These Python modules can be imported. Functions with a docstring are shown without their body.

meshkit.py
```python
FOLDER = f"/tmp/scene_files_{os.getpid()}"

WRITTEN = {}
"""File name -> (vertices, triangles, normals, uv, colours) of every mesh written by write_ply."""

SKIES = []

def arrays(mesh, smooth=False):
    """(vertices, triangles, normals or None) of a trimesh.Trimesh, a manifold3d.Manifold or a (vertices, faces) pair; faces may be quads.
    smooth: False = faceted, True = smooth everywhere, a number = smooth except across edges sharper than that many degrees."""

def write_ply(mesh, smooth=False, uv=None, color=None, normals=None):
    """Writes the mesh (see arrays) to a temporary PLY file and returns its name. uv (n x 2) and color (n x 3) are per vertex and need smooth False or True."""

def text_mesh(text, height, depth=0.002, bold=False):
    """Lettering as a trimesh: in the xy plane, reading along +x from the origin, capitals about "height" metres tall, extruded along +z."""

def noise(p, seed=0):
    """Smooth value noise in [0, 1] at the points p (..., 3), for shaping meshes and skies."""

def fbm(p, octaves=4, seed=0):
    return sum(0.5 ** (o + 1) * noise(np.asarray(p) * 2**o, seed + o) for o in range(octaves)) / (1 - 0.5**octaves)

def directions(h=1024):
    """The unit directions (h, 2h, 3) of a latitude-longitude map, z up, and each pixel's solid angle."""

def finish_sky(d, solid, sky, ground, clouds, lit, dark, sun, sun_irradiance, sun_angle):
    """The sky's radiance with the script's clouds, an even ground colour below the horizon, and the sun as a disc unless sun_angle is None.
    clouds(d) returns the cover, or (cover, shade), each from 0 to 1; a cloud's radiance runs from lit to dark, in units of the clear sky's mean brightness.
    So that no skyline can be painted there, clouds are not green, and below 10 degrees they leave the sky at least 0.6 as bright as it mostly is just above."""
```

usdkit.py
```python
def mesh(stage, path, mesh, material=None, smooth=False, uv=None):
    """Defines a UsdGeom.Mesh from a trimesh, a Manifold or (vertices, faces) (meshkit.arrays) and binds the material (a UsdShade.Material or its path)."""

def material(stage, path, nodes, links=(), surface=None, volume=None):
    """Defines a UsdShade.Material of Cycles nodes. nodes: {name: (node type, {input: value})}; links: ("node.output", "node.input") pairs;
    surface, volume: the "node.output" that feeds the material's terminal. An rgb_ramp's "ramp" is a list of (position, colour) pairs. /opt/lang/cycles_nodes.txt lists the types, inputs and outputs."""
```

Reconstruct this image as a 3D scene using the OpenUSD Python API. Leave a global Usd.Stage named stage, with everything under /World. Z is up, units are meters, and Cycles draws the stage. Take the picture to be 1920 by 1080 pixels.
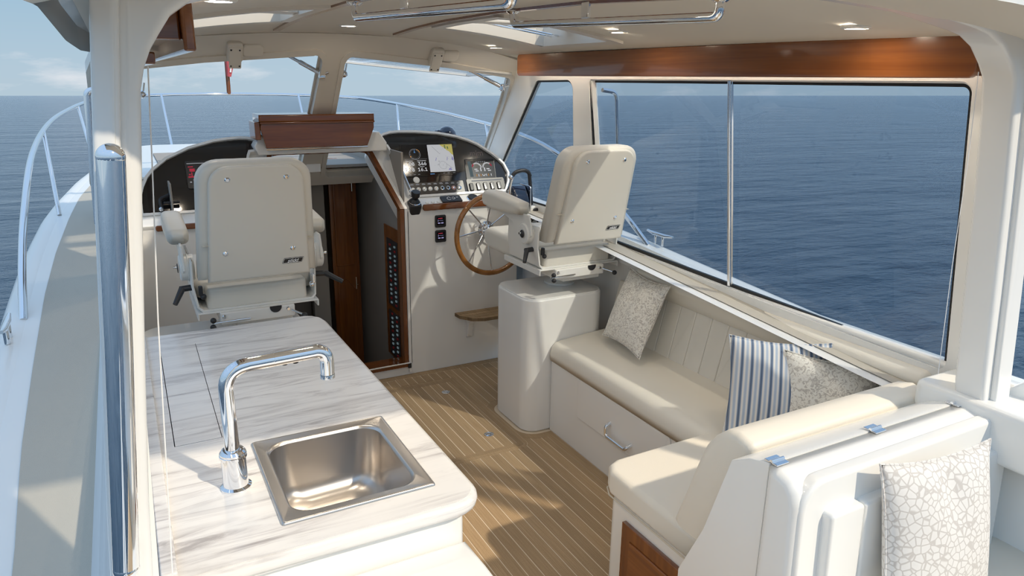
import math, random
import numpy as np, trimesh, manifold3d, usdkit, meshkit
from shapely.geometry import Polygon, LineString, Point, box as sbox
from shapely.ops import unary_union
from shapely import affinity
from pxr import Usd, UsdGeom, UsdLux, UsdShade, Gf

stage = Usd.Stage.CreateInMemory()
UsdGeom.SetStageUpAxis(stage, 'Z')
UsdGeom.Xform.Define(stage, '/World')
RNG = np.random.default_rng(7)
random.seed(7)

# ------------------------------------------------------------------ camera, sky, sun, exposure
# The boat rides 1.4 degrees bow-up on a level sea.  All of the boat is written in its own frame
# (x to starboard, y to the bow, z up, floor at z=0) and TILT turns that frame into the world.
T = math.radians(1.4)
TILT = np.array([[1, 0, 0, 0], [0, math.cos(T), -math.sin(T), 0], [0, math.sin(T), math.cos(T), 0], [0, 0, 0, 1.0]])
G = lambda m: Gf.Matrix4d(*np.asarray(m, float).T.ravel().tolist())
EYE = TILT @ np.array([0, 0, 1.85, 1.0])
PITCH, YAW = math.atan(361 / 1350.0), math.radians(28.15)
cam = UsdGeom.Camera.Define(stage, '/World/camera')
cam.CreateFocalLengthAttr(25.3125)
cam.CreateHorizontalApertureAttr(36.0)
cam.CreateClippingRangeAttr((0.05, 60000.0))
FW = np.array([math.sin(YAW) * math.cos(PITCH), math.cos(YAW) * math.cos(PITCH), -math.sin(PITCH)])
RT = np.array([math.cos(YAW), -math.sin(YAW), 0])
UP = np.cross(RT, FW)
M = np.eye(4)
M[:3, 0], M[:3, 1], M[:3, 2], M[:3, 3] = RT, UP, -FW, EYE[:3]
cam.AddTransformOp().Set(G(M))
cam.CreateExposureAttr(0.0)

sky = UsdLux.DomeLight.Define(stage, '/World/sky')
skymat = usdkit.material(stage, '/World/Looks/sky', {
    "tc": ("texture_coordinate", {}), "sep": ("separate_xyz", {}),
    "ramp": ("rgb_ramp", {"ramp": [(0, (.46, .585, .675)), (.03, (.45, .585, .69)), (.10, (.37, .54, .68)), (.22, (.40, .58, .78)), (.45, (.46, .66, .92)), (1, (.44, .66, .98))]}),
    "mp": ("mapping", {"scale": (2.2, 2.2, 9.0)}),
    "n": ("noise_texture", {"scale": 2.3, "detail": 8.0, "roughness": .62}),
    "cr": ("rgb_ramp", {"ramp": [(0, (0, 0, 0)), (.53, (0, 0, 0)), (.72, (.75, .75, .75)), (1, (.95, .95, .95))]}),
    "mix": ("mix_color", {"b": (.80, .82, .86)}),
    "bg": ("background_shader", {"strength": 1.0})},
    [("tc.generated", "sep.vector"), ("sep.z", "ramp.fac"), ("tc.generated", "mp.vector"), ("mp.vector", "n.vector"), ("n.fac", "cr.fac"),
     ("cr.color", "mix.fac"), ("ramp.color", "mix.a"), ("mix.result", "bg.color")], surface="bg.background")
UsdShade.MaterialBindingAPI.Apply(sky.GetPrim()).Bind(skymat)
sky.CreateIntensityAttr(1.0)

SUN = np.array([.140, -.262, .272])
SUN /= np.linalg.norm(SUN)
SUNW = TILT[:3, :3] @ SUN
sun = UsdLux.DistantLight.Define(stage, '/World/sun')
sun.CreateIntensityAttr(.78)
sun.CreateAngleAttr(1.6)
sun.CreateNormalizeAttr(True)
sun.CreateColorAttr(Gf.Vec3f(1.0, .87, .68))
zx = SUNW
xx = np.cross([0, 0, 1.0], zx); xx /= np.linalg.norm(xx)
Ms = np.eye(4); Ms[:3, 0], Ms[:3, 1], Ms[:3, 2] = xx, np.cross(zx, xx), zx
sun.AddTransformOp().Set(G(Ms))

# ------------------------------------------------------------------ materials
LK = '/World/Looks/'
def mat(name, nodes, links=(), surface="p.BSDF"):
    return usdkit.material(stage, LK + name, nodes, links, surface=surface)
def plain(name, col, rough=.5, metal=0.0, coat=0.0, spec=.5, **kw):
    return mat(name, {"p": ("principled_bsdf", {"base_color": col, "roughness": rough, "metallic": metal, "coat_weight": coat, "specular_ior_level": spec, **kw})})
GEL = plain('gelcoat', (.85, .835, .80), .22, coat=.25)
GELW = plain('gelcoat_bright', (.86, .85, .815), .28, coat=.2)
VINYL = mat('cream_vinyl', {"tc": ("texture_coordinate", {}), "n": ("noise_texture", {"scale": 260.0, "detail": 2.0}), "b": ("bump", {"strength": .12, "distance": .002}),
            "p": ("principled_bsdf", {"base_color": (.80, .75, .655), "roughness": .5})}, [("tc.object", "n.vector"), ("n.fac", "b.height"), ("b.normal", "p.normal")])
VSEAM = plain('vinyl_seam', (.62, .56, .46), .6)
CHAIRV = plain('chair_shell', (.74, .70, .62), .42)
CHAIRW = plain('chair_white', (.80, .78, .73), .35)
LINER = plain('headliner', (.74, .68, .58), .6)
LINER2 = plain('windscreen_paint', (.74, .69, .61), .38, coat=.15)
CHROME = plain('chrome', (.88, .89, .91), .05, metal=1.0)
CHROME2 = plain('polished_steel', (.82, .84, .87), .10, metal=1.0)
BLACKG = plain('black_gloss', (.018, .016, .015), .07, coat=.6)
BLACKM = plain('black_plastic', (.022, .022, .024), .38)
RUBBER = plain('black_rubber', (.012, .012, .012), .5)
NAVY = plain('navy_gloss', (.010, .016, .035), .08, coat=.8)
WHITEM = plain('mark_white', (.85, .85, .85), .5)
NONSKID = mat('nonskid', {"tc": ("texture_coordinate", {}), "n": ("noise_texture", {"scale": 420.0, "detail": 1.0}), "b": ("bump", {"strength": .35, "distance": .002}),
             "p": ("principled_bsdf", {"base_color": (.50, .46, .39), "roughness": .75})}, [("tc.object", "n.vector"), ("n.fac", "b.height"), ("b.normal", "p.normal")])
def wood(name, dark, light, scale, rough=.16, coat=.7, detail=5.0):
    return mat(name, {"tc": ("texture_coordinate", {}), "mp": ("mapping", {"scale": scale}), "n": ("noise_texture", {"scale": 1.0, "detail": detail, "roughness": .6, "distortion": .5}),
               "oi": ("object_info", {}), "r": ("rgb_ramp", {"ramp": [(.25, dark), (.5, tuple((a + b) / 2 for a, b in zip(dark, light))), (.75, light)]}),
               "p": ("principled_bsdf", {"roughness": rough, "coat_weight": coat, "coat_roughness": .05})},
               [("tc.object", "mp.vector"), ("mp.vector", "n.vector"), ("n.fac", "r.fac"), ("r.color", "p.base_color")])
MAHX = wood('mahogany_along_x', (.115, .030, .006), (.235, .072, .014), (2.0, 14, 42))
MAHY = wood('mahogany_along_y', (.145, .042, .010), (.27, .092, .022), (30, 1.2, 40), rough=.2)
MAHZ = wood('mahogany_along_z', (.125, .034, .008), (.24, .078, .016), (36, 30, 2.0))
TEAKS = []
for i, f in enumerate((.90, 1.0, 1.08)):
    TEAKS.append(mat('teak_%s' % 'abc'[i], {"tc": ("texture_coordinate", {}), "mp": ("mapping", {"scale": (260, 5, 1)}), "mp2": ("mapping", {"scale": (900, 160, 1)}),
        "n": ("noise_texture", {"scale": 1.0, "detail": 4.0}), "n2": ("noise_texture", {"scale": 1.0, "detail": 2.0}),
        "r": ("rgb_ramp", {"ramp": [(.3, (.36 * f, .245 * f, .135 * f)), (.7, (.47 * f, .335 * f, .20 * f))]}),
        "r2": ("rgb_ramp", {"ramp": [(.35, (.82, .80, .78)), (.65, (1.1, 1.1, 1.1))]}), "mx": ("mix_color", {"blend_type": "multiply", "fac": .7, "use_clamp": False}),
        "p": ("principled_bsdf", {"roughness": .7, "specular_ior_level": .3})},
        [("tc.object", "mp.vector"), ("tc.object", "mp2.vector"), ("mp.vector", "n.vector"), ("mp2.vector", "n2.vector"), ("n.fac", "r.fac"), ("n2.fac", "r2.fac"), ("r.color", "mx.a"), ("r2.color", "mx.b"), ("mx.result", "p.base_color")]))
CAULK = plain('caulk', (.72, .60, .45), .7)
MARBLE = mat('marble', {"tc": ("texture_coordinate", {}), "mp": ("mapping", {"rotation": (0, 0, -.50), "scale": (2.6, 22, 22)}), "mp3": ("mapping", {"rotation": (0, 0, -.35), "scale": (1.5, 4.5, 4)}),
    "n": ("noise_texture", {"scale": 1.0, "detail": 9.0, "roughness": .66, "distortion": 1.1}), "n3": ("noise_texture", {"scale": 1.6, "detail": 3.0, "distortion": .6}),
    "r": ("rgb_ramp", {"ramp": [(.0, (.26, .24, .25)), (.36, (.40, .37, .36)), (.46, (.66, .63, .61)), (.55, (.80, .775, .745)), (1, (.86, .84, .81))]}),
    "r3": ("rgb_ramp", {"ramp": [(.30, (0, 0, 0)), (.62, (1, 1, 1))]}),
    "mx": ("mix_color", {"a": (.80, .775, .745), "use_clamp": True}),
    "p": ("principled_bsdf", {"roughness": .25, "coat_weight": .15})},
    [("tc.object", "mp.vector"), ("mp.vector", "n.vector"), ("tc.object", "mp3.vector"), ("mp3.vector", "n3.vector"), ("n.fac", "r.fac"), ("n3.fac", "r3.fac"), ("r3.color", "mx.fac"), ("r.color", "mx.b"), ("mx.result", "p.base_color")])
STEEL = plain('brushed_steel', (.60, .565, .53), .30, metal=1.0)
def glass(name, tint, f0=.04, rough=0.0):
    return mat(name, {"t": ("transparent_bsdf", {"color": tint}), "g": ("glossy_bsdf", {"color": (1, 1, 1), "roughness": rough}), "lw": ("layer_weight", {"blend": .5}),
                      "pw": ("math", {"math_type": "power", "value2": 5.0}), "ma": ("math", {"math_type": "multiply_add", "value2": .6, "value3": f0}), "m": ("mix_closure", {})},
               [("lw.facing", "pw.value1"), ("pw.value", "ma.value1"), ("ma.value", "m.fac"), ("t.BSDF", "m.closure1"), ("g.BSDF", "m.closure2")], surface="m.closure")
GLASS = glass('tinted_glass', (.78, .82, .86), .02)
GLASSC = glass('clear_glass', (.96, .97, .98), .02)
def emit(name, col, s):
    return mat(name, {"e": ("emission", {"color": col, "strength": s})}, surface="e.emission")
LAMP = emit('lamp_white', (1, .87, .70), 190.0)
COVE = emit('cove_light', (1, .92, .76), 16.0)
SCR_BLACK = plain('screen_black', (.004, .004, .005), .12)
SCR_TXT = emit('screen_text', (.9, .92, .95), .62)
SCR_MAP = mat('screen_chart', {"e": ("emission", {"color": (.74, .75, .78), "strength": .62})}, surface="e.emission")
SCR_LAV = emit('screen_lavender', (.42, .40, .70), .55)
SCR_YEL = emit('screen_yellow', (.75, .66, .20), .55)
SCR_GRY = emit('screen_grey', (.42, .44, .47), .5)
SCR_BLU = emit('screen_blue', (.15, .35, .7), .5)
SCR_ORG = emit('screen_orange', (.85, .40, .10), .5)
SCR_RED = emit('screen_red', (.65, .06, .10), .5)
SCR_TEAL = emit('screen_teal', (.16, .22, .24), .5)
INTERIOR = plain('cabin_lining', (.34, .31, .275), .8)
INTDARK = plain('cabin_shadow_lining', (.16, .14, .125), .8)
SEA = mat('sea_water', {"geo": ("geometry", {}), "mp": ("mapping", {"rotation": (0, 0, .15), "scale": (.42, .9, 1)}), "mp2": ("mapping", {"rotation": (0, 0, -.35), "scale": (.10, .24, 1)}),
    "n": ("noise_texture", {"scale": 1.0, "detail": 8.0, "roughness": .62}), "n2": ("noise_texture", {"scale": 1.0, "detail": 4.0, "roughness": .5}),
    "s": ("math", {"math_type": "multiply_add", "value2": 2.2}), "b": ("bump", {"strength": 1.0, "distance": .40, "use_object_space": False}),
    "p": ("principled_bsdf", {"base_color": (.020, .046, .078), "roughness": .12, "ior": 1.33, "specular_ior_level": .38})},
    [("geo.position", "mp.vector"), ("geo.position", "mp2.vector"), ("mp.vector", "n.vector"), ("mp2.vector", "n2.vector"), ("n2.fac", "s.value1"), ("n.fac", "s.value3"), ("s.value", "b.height"), ("b.normal", "p.normal")])

# ------------------------------------------------------------------ scene helpers
USED = {}
def path_for(name, parent):
    base = (parent.GetPath().pathString if parent else '/World') + '/'
    k = USED.get(base + name, -1) + 1
    USED[base + name] = k
    return base + name + ('_%03d' % k if k else '')
def tag(o, label=None, cat=None, group=None, kind=None):
    for k, v in (('label', label), ('category', cat), ('group', group), ('kind', kind)):
        if v: o.SetCustomDataByKey(k, v)
    return o
def thing(name, label, cat, loc=(0, 0, 0), rz=0.0, group=None, kind=None, rx=0.0):
    x = UsdGeom.Xform.Define(stage, path_for(name, None))
    place(x, loc, rz, rx)
    return tag(x.GetPrim(), label, cat, group, kind)
def place(x, loc, rz=0.0, rx=0.0):
    R = trimesh.transformations.rotation_matrix(rz, [0, 0, 1]) @ trimesh.transformations.rotation_matrix(rx, [1, 0, 0])
    R[:3, 3] = loc
    x.ClearXformOpOrder()
    x.AddTransformOp().Set(G(TILT @ R))
def obj(name, mesh, m, parent=None, smooth=32, label=None, kind=None, cat=None, group=None, world=False):
    if isinstance(mesh, list): mesh = trimesh.util.concatenate([as_tm(q) for q in mesh])
    g = usdkit.mesh(stage, path_for(name, parent), mesh, m, smooth=smooth)
    if parent is None and not world: g.AddTransformOp().Set(G(TILT))
    return tag(g.GetPrim(), label, cat, group, kind)
def struct(name, mesh, m, parent=None, smooth=32, label=None):
    return obj(name, mesh, m, parent, smooth, label, 'structure' if parent is None else None)
def dup(src, loc, rz=0.0, label=None, group=None, rx=0.0):
    was = src.GetCustomData()
    r = thing(src.GetName().rstrip('0123456789').rstrip('_') if src.GetName()[-3:].isdigit() else src.GetName(), label or was.get('label'), was.get('category'), loc, rz, group or was.get('group'), rx=rx)
    r.GetReferences().AddInternalReference(src.GetPath())
    r.SetInstanceable(True)
    return r

# ------------------------------------------------------------------ mesh helpers
def as_tm(m):
    if isinstance(m, trimesh.Trimesh): return m
    v, f, _ = meshkit.arrays(m)
    return trimesh.Trimesh(v, f, process=False)
def mv(m, t): m = m.copy(); m.apply_translation(t); return m
def rot(m, a, ax, pt=(0, 0, 0)): m = m.copy(); m.apply_transform(trimesh.transformations.rotation_matrix(a, ax, pt)); return m
def join(*ms): return trimesh.util.concatenate([as_tm(m) for m in ms])
def rrect(w, h, r, n=6, cx=0.0, cy=0.0):
    r = min(r, w / 2 - 1e-4, h / 2 - 1e-4)
    out = []
    for sx, sy, a0 in ((1, 1, 0), (-1, 1, 90), (-1, -1, 180), (1, -1, 270)):
        for k in range(n + 1):
            a = math.radians(a0 + 90 * k / n)
            out.append((cx + sx * (w / 2 - r) + r * math.cos(a), cy + sy * (h / 2 - r) + r * math.sin(a)))
    return np.array(out)
def area(p): x, y = p[:, 0], p[:, 1]; return .5 * np.sum(x * np.roll(y, -1) - np.roll(x, -1) * y)
def inset(p, d):
    e = np.roll(p, -1, 0) - p
    L = np.linalg.norm(e, axis=1, keepdims=True); e = e / np.maximum(L, 1e-9)
    n = np.stack([-e[:, 1], e[:, 0]], 1)
    n0 = np.roll(n, 1, 0)
    b = n + n0
    b /= np.maximum(np.sum(b * n, 1, keepdims=True), .35)
    return p + b * d
def bev(pts, z0, z1, r=.004, seg=3, bottom=True):
    """Prism over the outline pts from z0 to z1 with rounded rims."""
    p = np.asarray(pts, float)
    if area(p) < 0: p = p[::-1]
    prof = []
    if bottom:
        for k in range(seg + 1):
            a = math.pi / 2 * k / seg
            prof.append((r * (1 - math.sin(a)), z0 + r * (1 - math.cos(a))))
    else: prof.append((0, z0))
    for k in range(seg + 1):
        a = math.pi / 2 * k / seg
        prof.append((r * (1 - math.cos(a)), z1 - r * (1 - math.sin(a))))
    rings = [np.c_[inset(p, d), np.full(len(p), zz)] for d, zz in prof]
    v = np.vstack(rings); n = len(p); F = []
    for i in range(len(rings) - 1):
        a = i * n + np.arange(n); b = i * n + (np.arange(n) + 1) % n
        F += [np.c_[a, b, b + n], np.c_[a, b + n, a + n]]
    def cap(ring, off, flip):
        tv, tf = trimesh.creation.triangulate_polygon(Polygon(ring), engine='earcut')
        idx = off + np.array([np.argmin(((ring - q) ** 2).sum(1)) for q in tv])
        tf = idx[tf]
        t = ring[tf[0] - off]; s = np.cross(t[1] - t[0], t[2] - t[0])
        if (s < 0) != flip: tf = tf[:, ::-1]
        return tf
    F += [cap(rings[-1][:, :2], (len(rings) - 1) * n, False), cap(rings[0][:, :2], 0, True)]
    return trimesh.Trimesh(v, np.vstack(F), process=False)
AX_X = np.array([[0, 0, 1, 0], [1, 0, 0, 0], [0, 1, 0, 0], [0, 0, 0, 1.0]])   # outline (y,z) pushed along x
AX_Y = np.array([[1, 0, 0, 0], [0, 0, -1, 0], [0, 1, 0, 0], [0, 0, 0, 1.0]])  # outline (x,z) pushed along -y
def along_x(pts, x0, x1, r=.004, seg=3):
    m = bev(pts, x0, x1, r, seg); m.apply_transform(AX_X); return m
def along_y(pts, y0, y1, r=.004, seg=3):
    m = bev(pts, -y1, -y0, r, seg); m.apply_transform(AX_Y); return m
def rbox(x0, x1, y0, y1, z0, z1, r=.01, rc=None, seg=3):
    rc = r * 1.6 if rc is None else rc
    return bev(rrect(x1 - x0, y1 - y0, rc, 5, (x0 + x1) / 2, (y0 + y1) / 2), z0, z1, r, seg)
def extr(poly, z0, z1):
    ps = [g for g in getattr(poly, 'geoms', [poly]) if g.geom_type == 'Polygon' and g.area > 1e-7]
    return join(*[mv(trimesh.creation.extrude_polygon(g, z1 - z0, engine='earcut'), (0, 0, z0)) for g in ps])
def cyl(a, b, r, n=20, r2=None):
    return tube([a, b], [r, r if r2 is None else r2], n)
def tube(path, r, n=14, closed=False, caps=True):
    p = np.asarray(path, float); m = len(p)
    rr = np.broadcast_to(np.asarray(r, float), (m,))
    t = (np.roll(p, -1, 0) - np.roll(p, 1, 0)) if closed else np.gradient(p, axis=0)
    t /= np.linalg.norm(t, axis=1, keepdims=True) + 1e-12
    u = np.cross(t[0], [0, 0, 1.0] if abs(t[0][2]) < .9 else [1.0, 0, 0]); u /= np.linalg.norm(u)
    V = []
    ang = np.arange(n) * 2 * math.pi / n
    for i in range(m):
        u = u - t[i] * np.dot(u, t[i]); u /= np.linalg.norm(u)
        w = np.cross(t[i], u)
        V.append(p[i] + rr[i] * (np.cos(ang)[:, None] * u + np.sin(ang)[:, None] * w))
    v = np.vstack(V); F = []
    for i in range(m if closed else m - 1):
        a = i * n + np.arange(n); b = i * n + (np.arange(n) + 1) % n
        j = ((i + 1) % m - i) * n
        F += [np.c_[a, b, b + j], np.c_[a, b + j, a + j]]
    if caps and not closed:
        k = len(v); v = np.vstack([v, p[0], p[-1]])
        a = np.arange(n); b = (a + 1) % n; o = (m - 1) * n
        F += [np.c_[b, a, np.full(n, k)], np.c_[a + o, b + o, np.full(n, k + 1)]]
    return trimesh.Trimesh(v, np.vstack(F), process=False)
def fillet(pts, r, n=6):
    """A polyline with its inner corners rounded."""
    pts = [np.asarray(q, float) for q in pts]; out = [pts[0]]
    for i in range(1, len(pts) - 1):
        a, b, c = pts[i - 1], pts[i], pts[i + 1]
        u, w = (a - b), (c - b); lu, lw = np.linalg.norm(u), np.linalg.norm(w); u /= lu; w /= lw
        ang = math.acos(np.clip(u @ w, -1, 1)); d = min(r / math.tan(ang / 2), lu * .49, lw * .49)
        p0, p1 = b + u * d, b + w * d
        for k in range(n + 1):
            s = k / n
            out.append((1 - s) ** 2 * p0 + 2 * s * (1 - s) * b + s * s * p1)
    out.append(pts[-1]); return np.array(out)
def spline(pts, n=8):
    p = np.asarray(pts, float); p = np.vstack([2 * p[0] - p[1], p, 2 * p[-1] - p[-2]]); out = []
    for i in range(1, len(p) - 2):
        for k in range(n):
            s = k / n
            out.append(.5 * (2 * p[i] + (p[i + 1] - p[i - 1]) * s + (2 * p[i - 1] - 5 * p[i] + 4 * p[i + 1] - p[i + 2]) * s * s + (-p[i - 1] + 3 * p[i] - 3 * p[i + 1] + p[i + 2]) * s ** 3))
    out.append(p[-2]); return np.array(out)
def lathe(prof, n=28, at=(0, 0, 0)):
    m = trimesh.creation.revolve(np.asarray(prof, float), sections=n); m.apply_translation(at); return m
def ball(c, r, sub=2): m = trimesh.creation.icosphere(sub, r); m.apply_translation(c); return m
def frame_map(m, o, u, v, w):
    """Mesh whose x,y,z axes become u,v,w from the origin o."""
    m = as_tm(m).copy(); A = np.eye(4); A[:3, 0], A[:3, 1], A[:3, 2], A[:3, 3] = u, v, w, o
    m.apply_transform(A)
    if np.linalg.det(A[:3, :3]) < 0: m.invert()
    return m
def ring(outer, inner, z0, z1): return extr(Polygon(outer, [inner]), z0, z1)
def text(s, h, depth=.0006, cx=0.0, cy=0.0, bold=False):
    m = meshkit.text_mesh(s, h, depth, bold); b = m.bounds
    m.apply_translation((cx - (b[0][0] + b[1][0]) / 2, cy - (b[0][1] + b[1][1]) / 2, 0)); return m

# ------------------------------------------------------------------ sea
SEA_Z = -.55
v = np.array([[-9000, -9000, SEA_Z], [9000, -9000, SEA_Z], [9000, 9000, SEA_Z], [-9000, 9000, SEA_Z]], float)
tag(obj('sea', (v, np.array([[0, 1, 2], [0, 2, 3]])), SEA, smooth=False, world=True), kind='structure')

# ------------------------------------------------------------------ hull, side decks, foredeck
SHY, SHZ = [-3.0, -1.5, 1.4, 3.2, 5, 6.5, 8.2], [.66, .74, .875, 1.01, 1.09, 1.14, 1.18]
sheer = lambda y: np.interp(y, SHY, SHZ)
CX = 1.035
GUN = [(-3, -.36), (-1.5, -.40), (.8, -.425), (2.0, -.435), (2.745, -.436), (3.184, -.438), (3.666, -.440), (4.09, -.435), (4.686, -.415), (5.222, -.371), (5.879, -.300), (6.47, -.205), (7.0, -.07), (7.4, .12), (7.7, .40), (7.85, .70), (7.9, CX)]
NSO = [(-3, -.25), (-1.5, -.27), (.8, -.285), (1.548, -.293), (2.028, -.317), (2.554, -.326), (3.274, -.332), (3.895, -.326), (4.644, -.299), (5.276, -.262), (5.9, -.19), (6.47, -.09), (7.0, .05), (7.35, .25), (7.55, .5), (7.65, CX)]
ys = np.linspace(-3, 7.9, 74)
gx = lambda y: np.interp(y, [q[0] for q in GUN], [q[1] for q in GUN])
nx = lambda y: np.interp(y, [q[0] for q in NSO], [q[1] for q in NSO])
def strip(ya, xa, xb, dz=0.0, dzb=None):
    ya = np.asarray(ya); n = len(ya)
    zz = sheer(ya) + dz; zb = zz if dzb is None else sheer(ya) + dzb
    v = np.vstack([np.c_[xa, ya, zz], np.c_[xb, ya, zb]]); i = np.arange(n - 1)
    return trimesh.Trimesh(v, np.vstack([np.c_[i, i + n, i + n + 1], np.c_[i, i + n + 1, i + 1]]), process=False)
def flipx(m):
    m = m.copy(); m.vertices[:, 0] = 2 * CX - m.vertices[:, 0]; m.invert(); return m
lip = [(0.0, -.9), (-.03, -.10), (-.035, -.055), (-.02, -.02), (.0, 0.0), (.03, .006), (.06, .0)]
cols = []
for y in ys:
    cols.append([(gx(y) + (a if a > -.02 or True else a) + (0.30 * 1 if b < -.5 else 0), y, sheer(y) + b) for a, b in lip])
V = np.array(cols); nr = len(lip)
F = []
for i in range(len(ys) - 1):
    for k in range(nr - 1):
        a = i * nr + k
        F += [[a, a + 1, a + nr + 1], [a, a + nr + 1, a + nr]]
side = trimesh.Trimesh(V.reshape(-1, 3), np.array(F), process=False)
inner = np.where(ys < 4.78, -.085, np.where(ys < 6.65, .06, CX))
deckm = strip(ys, gx(ys) + .06, np.maximum(inner, gx(ys) + .061))
yb = ys[ys < 4.4]
hull = struct('hull', [side, flipx(side), deckm, flipx(deckm)], GEL, smooth=40)
ysn = ys[(ys < 7.6)]
ns = strip(ysn, nx(ysn), np.where(ysn < 4.7, -.135, np.where(ysn < 6.75, np.maximum(nx(ysn) + .01, -.04), CX)), .004)
for k, m in enumerate((ns, flipx(ns))):
    obj('nonskid_panel', m, NONSKID, hull, smooth=False)

# trunk cabin roof ahead of the windscreen
tr = rbox(.02, 2.05, 4.72, 6.7, .9, 1.30, .09, .25, 5)
tr.update_faces((tr.face_normals[:, 2] > -.5) & (tr.face_normals[:, 1] > -.5))
struct('cabin_trunk', tr, GEL, smooth=45)

# ------------------------------------------------------------------ floor planks and hatch
SE0, PITCHX = 1.3045, .0555
PED = affinity.translate(Polygon(rrect(.60, .40, .085, 6)), 2.045, 3.26)
SETT = sbox(1.89, -2.5, 3.2, 3.2)
OBST = unary_union([PED, SETT, sbox(1.415, -.2, 3, 1.82), PED.buffer(.02)])
MARG = OBST.buffer(.048, join_style=1)
field = sbox(.05, -1.4, 2.3, 4.126).difference(OBST)
HO = Polygon(rrect(1.711 - .70, 3.96 - 2.945, .05, 6, (1.711 + .70) / 2, (3.96 + 2.945) / 2))
HI = sbox(.752, 3.003, 1.657, 3.90)
HJ = Polygon(rrect(1.690 - .72, 3.935 - 2.972, .012, 3, (1.69 + .72) / 2, (3.935 + 2.972) / 2))
floor = struct('floor', rbox(-.08, 2.4, -1.5, 4.15, -.06, -.0012, .0005), CAULK, smooth=False)
GAP = .0026
run = field.difference(MARG.buffer(GAP)).intersection(sbox(0, -1.4, 2.4, 4.073 - GAP)).difference(HO.buffer(GAP))
def planks(region, parent, ylo, yhi):
    n = 0
    for k in range(-24, 20):
        x0 = SE0 + k * PITCHX + GAP; x1 = SE0 + (k + 1) * PITCHX - GAP
        c = region.intersection(sbox(x0, ylo, x1, yhi))
        for g in getattr(c, 'geoms', [c]):
            if g.geom_type == 'Polygon' and g.area > 2e-4:
                obj('plank', extr(g.simplify(.0008), -.004, 0), TEAKS[RNG.integers(3)], parent, smooth=False)
planks(run, floor, -1.4, 4.1)
for g in (field.intersection(sbox(0, 4.073 + GAP, 2.3, 4.126)), field.intersection(MARG).difference(HO.buffer(GAP)).intersection(sbox(0, -1.4, 2.3, 4.073 - GAP)), HO.difference(HJ.buffer(.0025))):
    for q in getattr(g, 'geoms', [g]):
        if q.area > 1e-3: obj('margin_board', extr(q.simplify(.0006), -.004, 0), TEAKS[1], floor, smooth=False)
hatch = thing('floor_hatch', 'lift-out teak deck hatch in the cabin floor with two round steel latches', 'floor hatch')
obj('border', extr(HJ.difference(HI.buffer(GAP)), -.005, .0006), TEAKS[0], hatch, smooth=False)
obj('caulk_bed', extr(HI.buffer(.004), -.006, -.0008), CAULK, hatch, smooth=False)
planks(HI, hatch, 3.0, 3.95)
for (lx, ly) in ((1.575, 3.757), (1.569, 3.151)):
    lt = obj('latch', lathe([(0, 0), (.026, 0), (.026, .003), (.021, .0045), (.0195, .002), (0, .002)], 28, (lx, ly, .001)), CHROME2, hatch)
    obj('lift_ring', join(rot(rbox(-.017, .017, -.004, .004, .002, .006, .0015), .5, [0, 0, 1]), tube([(.012 * math.cos(a), .012 * math.sin(a), .005) for a in np.linspace(0, 2 * math.pi, 18)[:-1]], .0022, 8, closed=True)).apply_translation((lx, ly, .001)), CHROME, lt)

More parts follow.
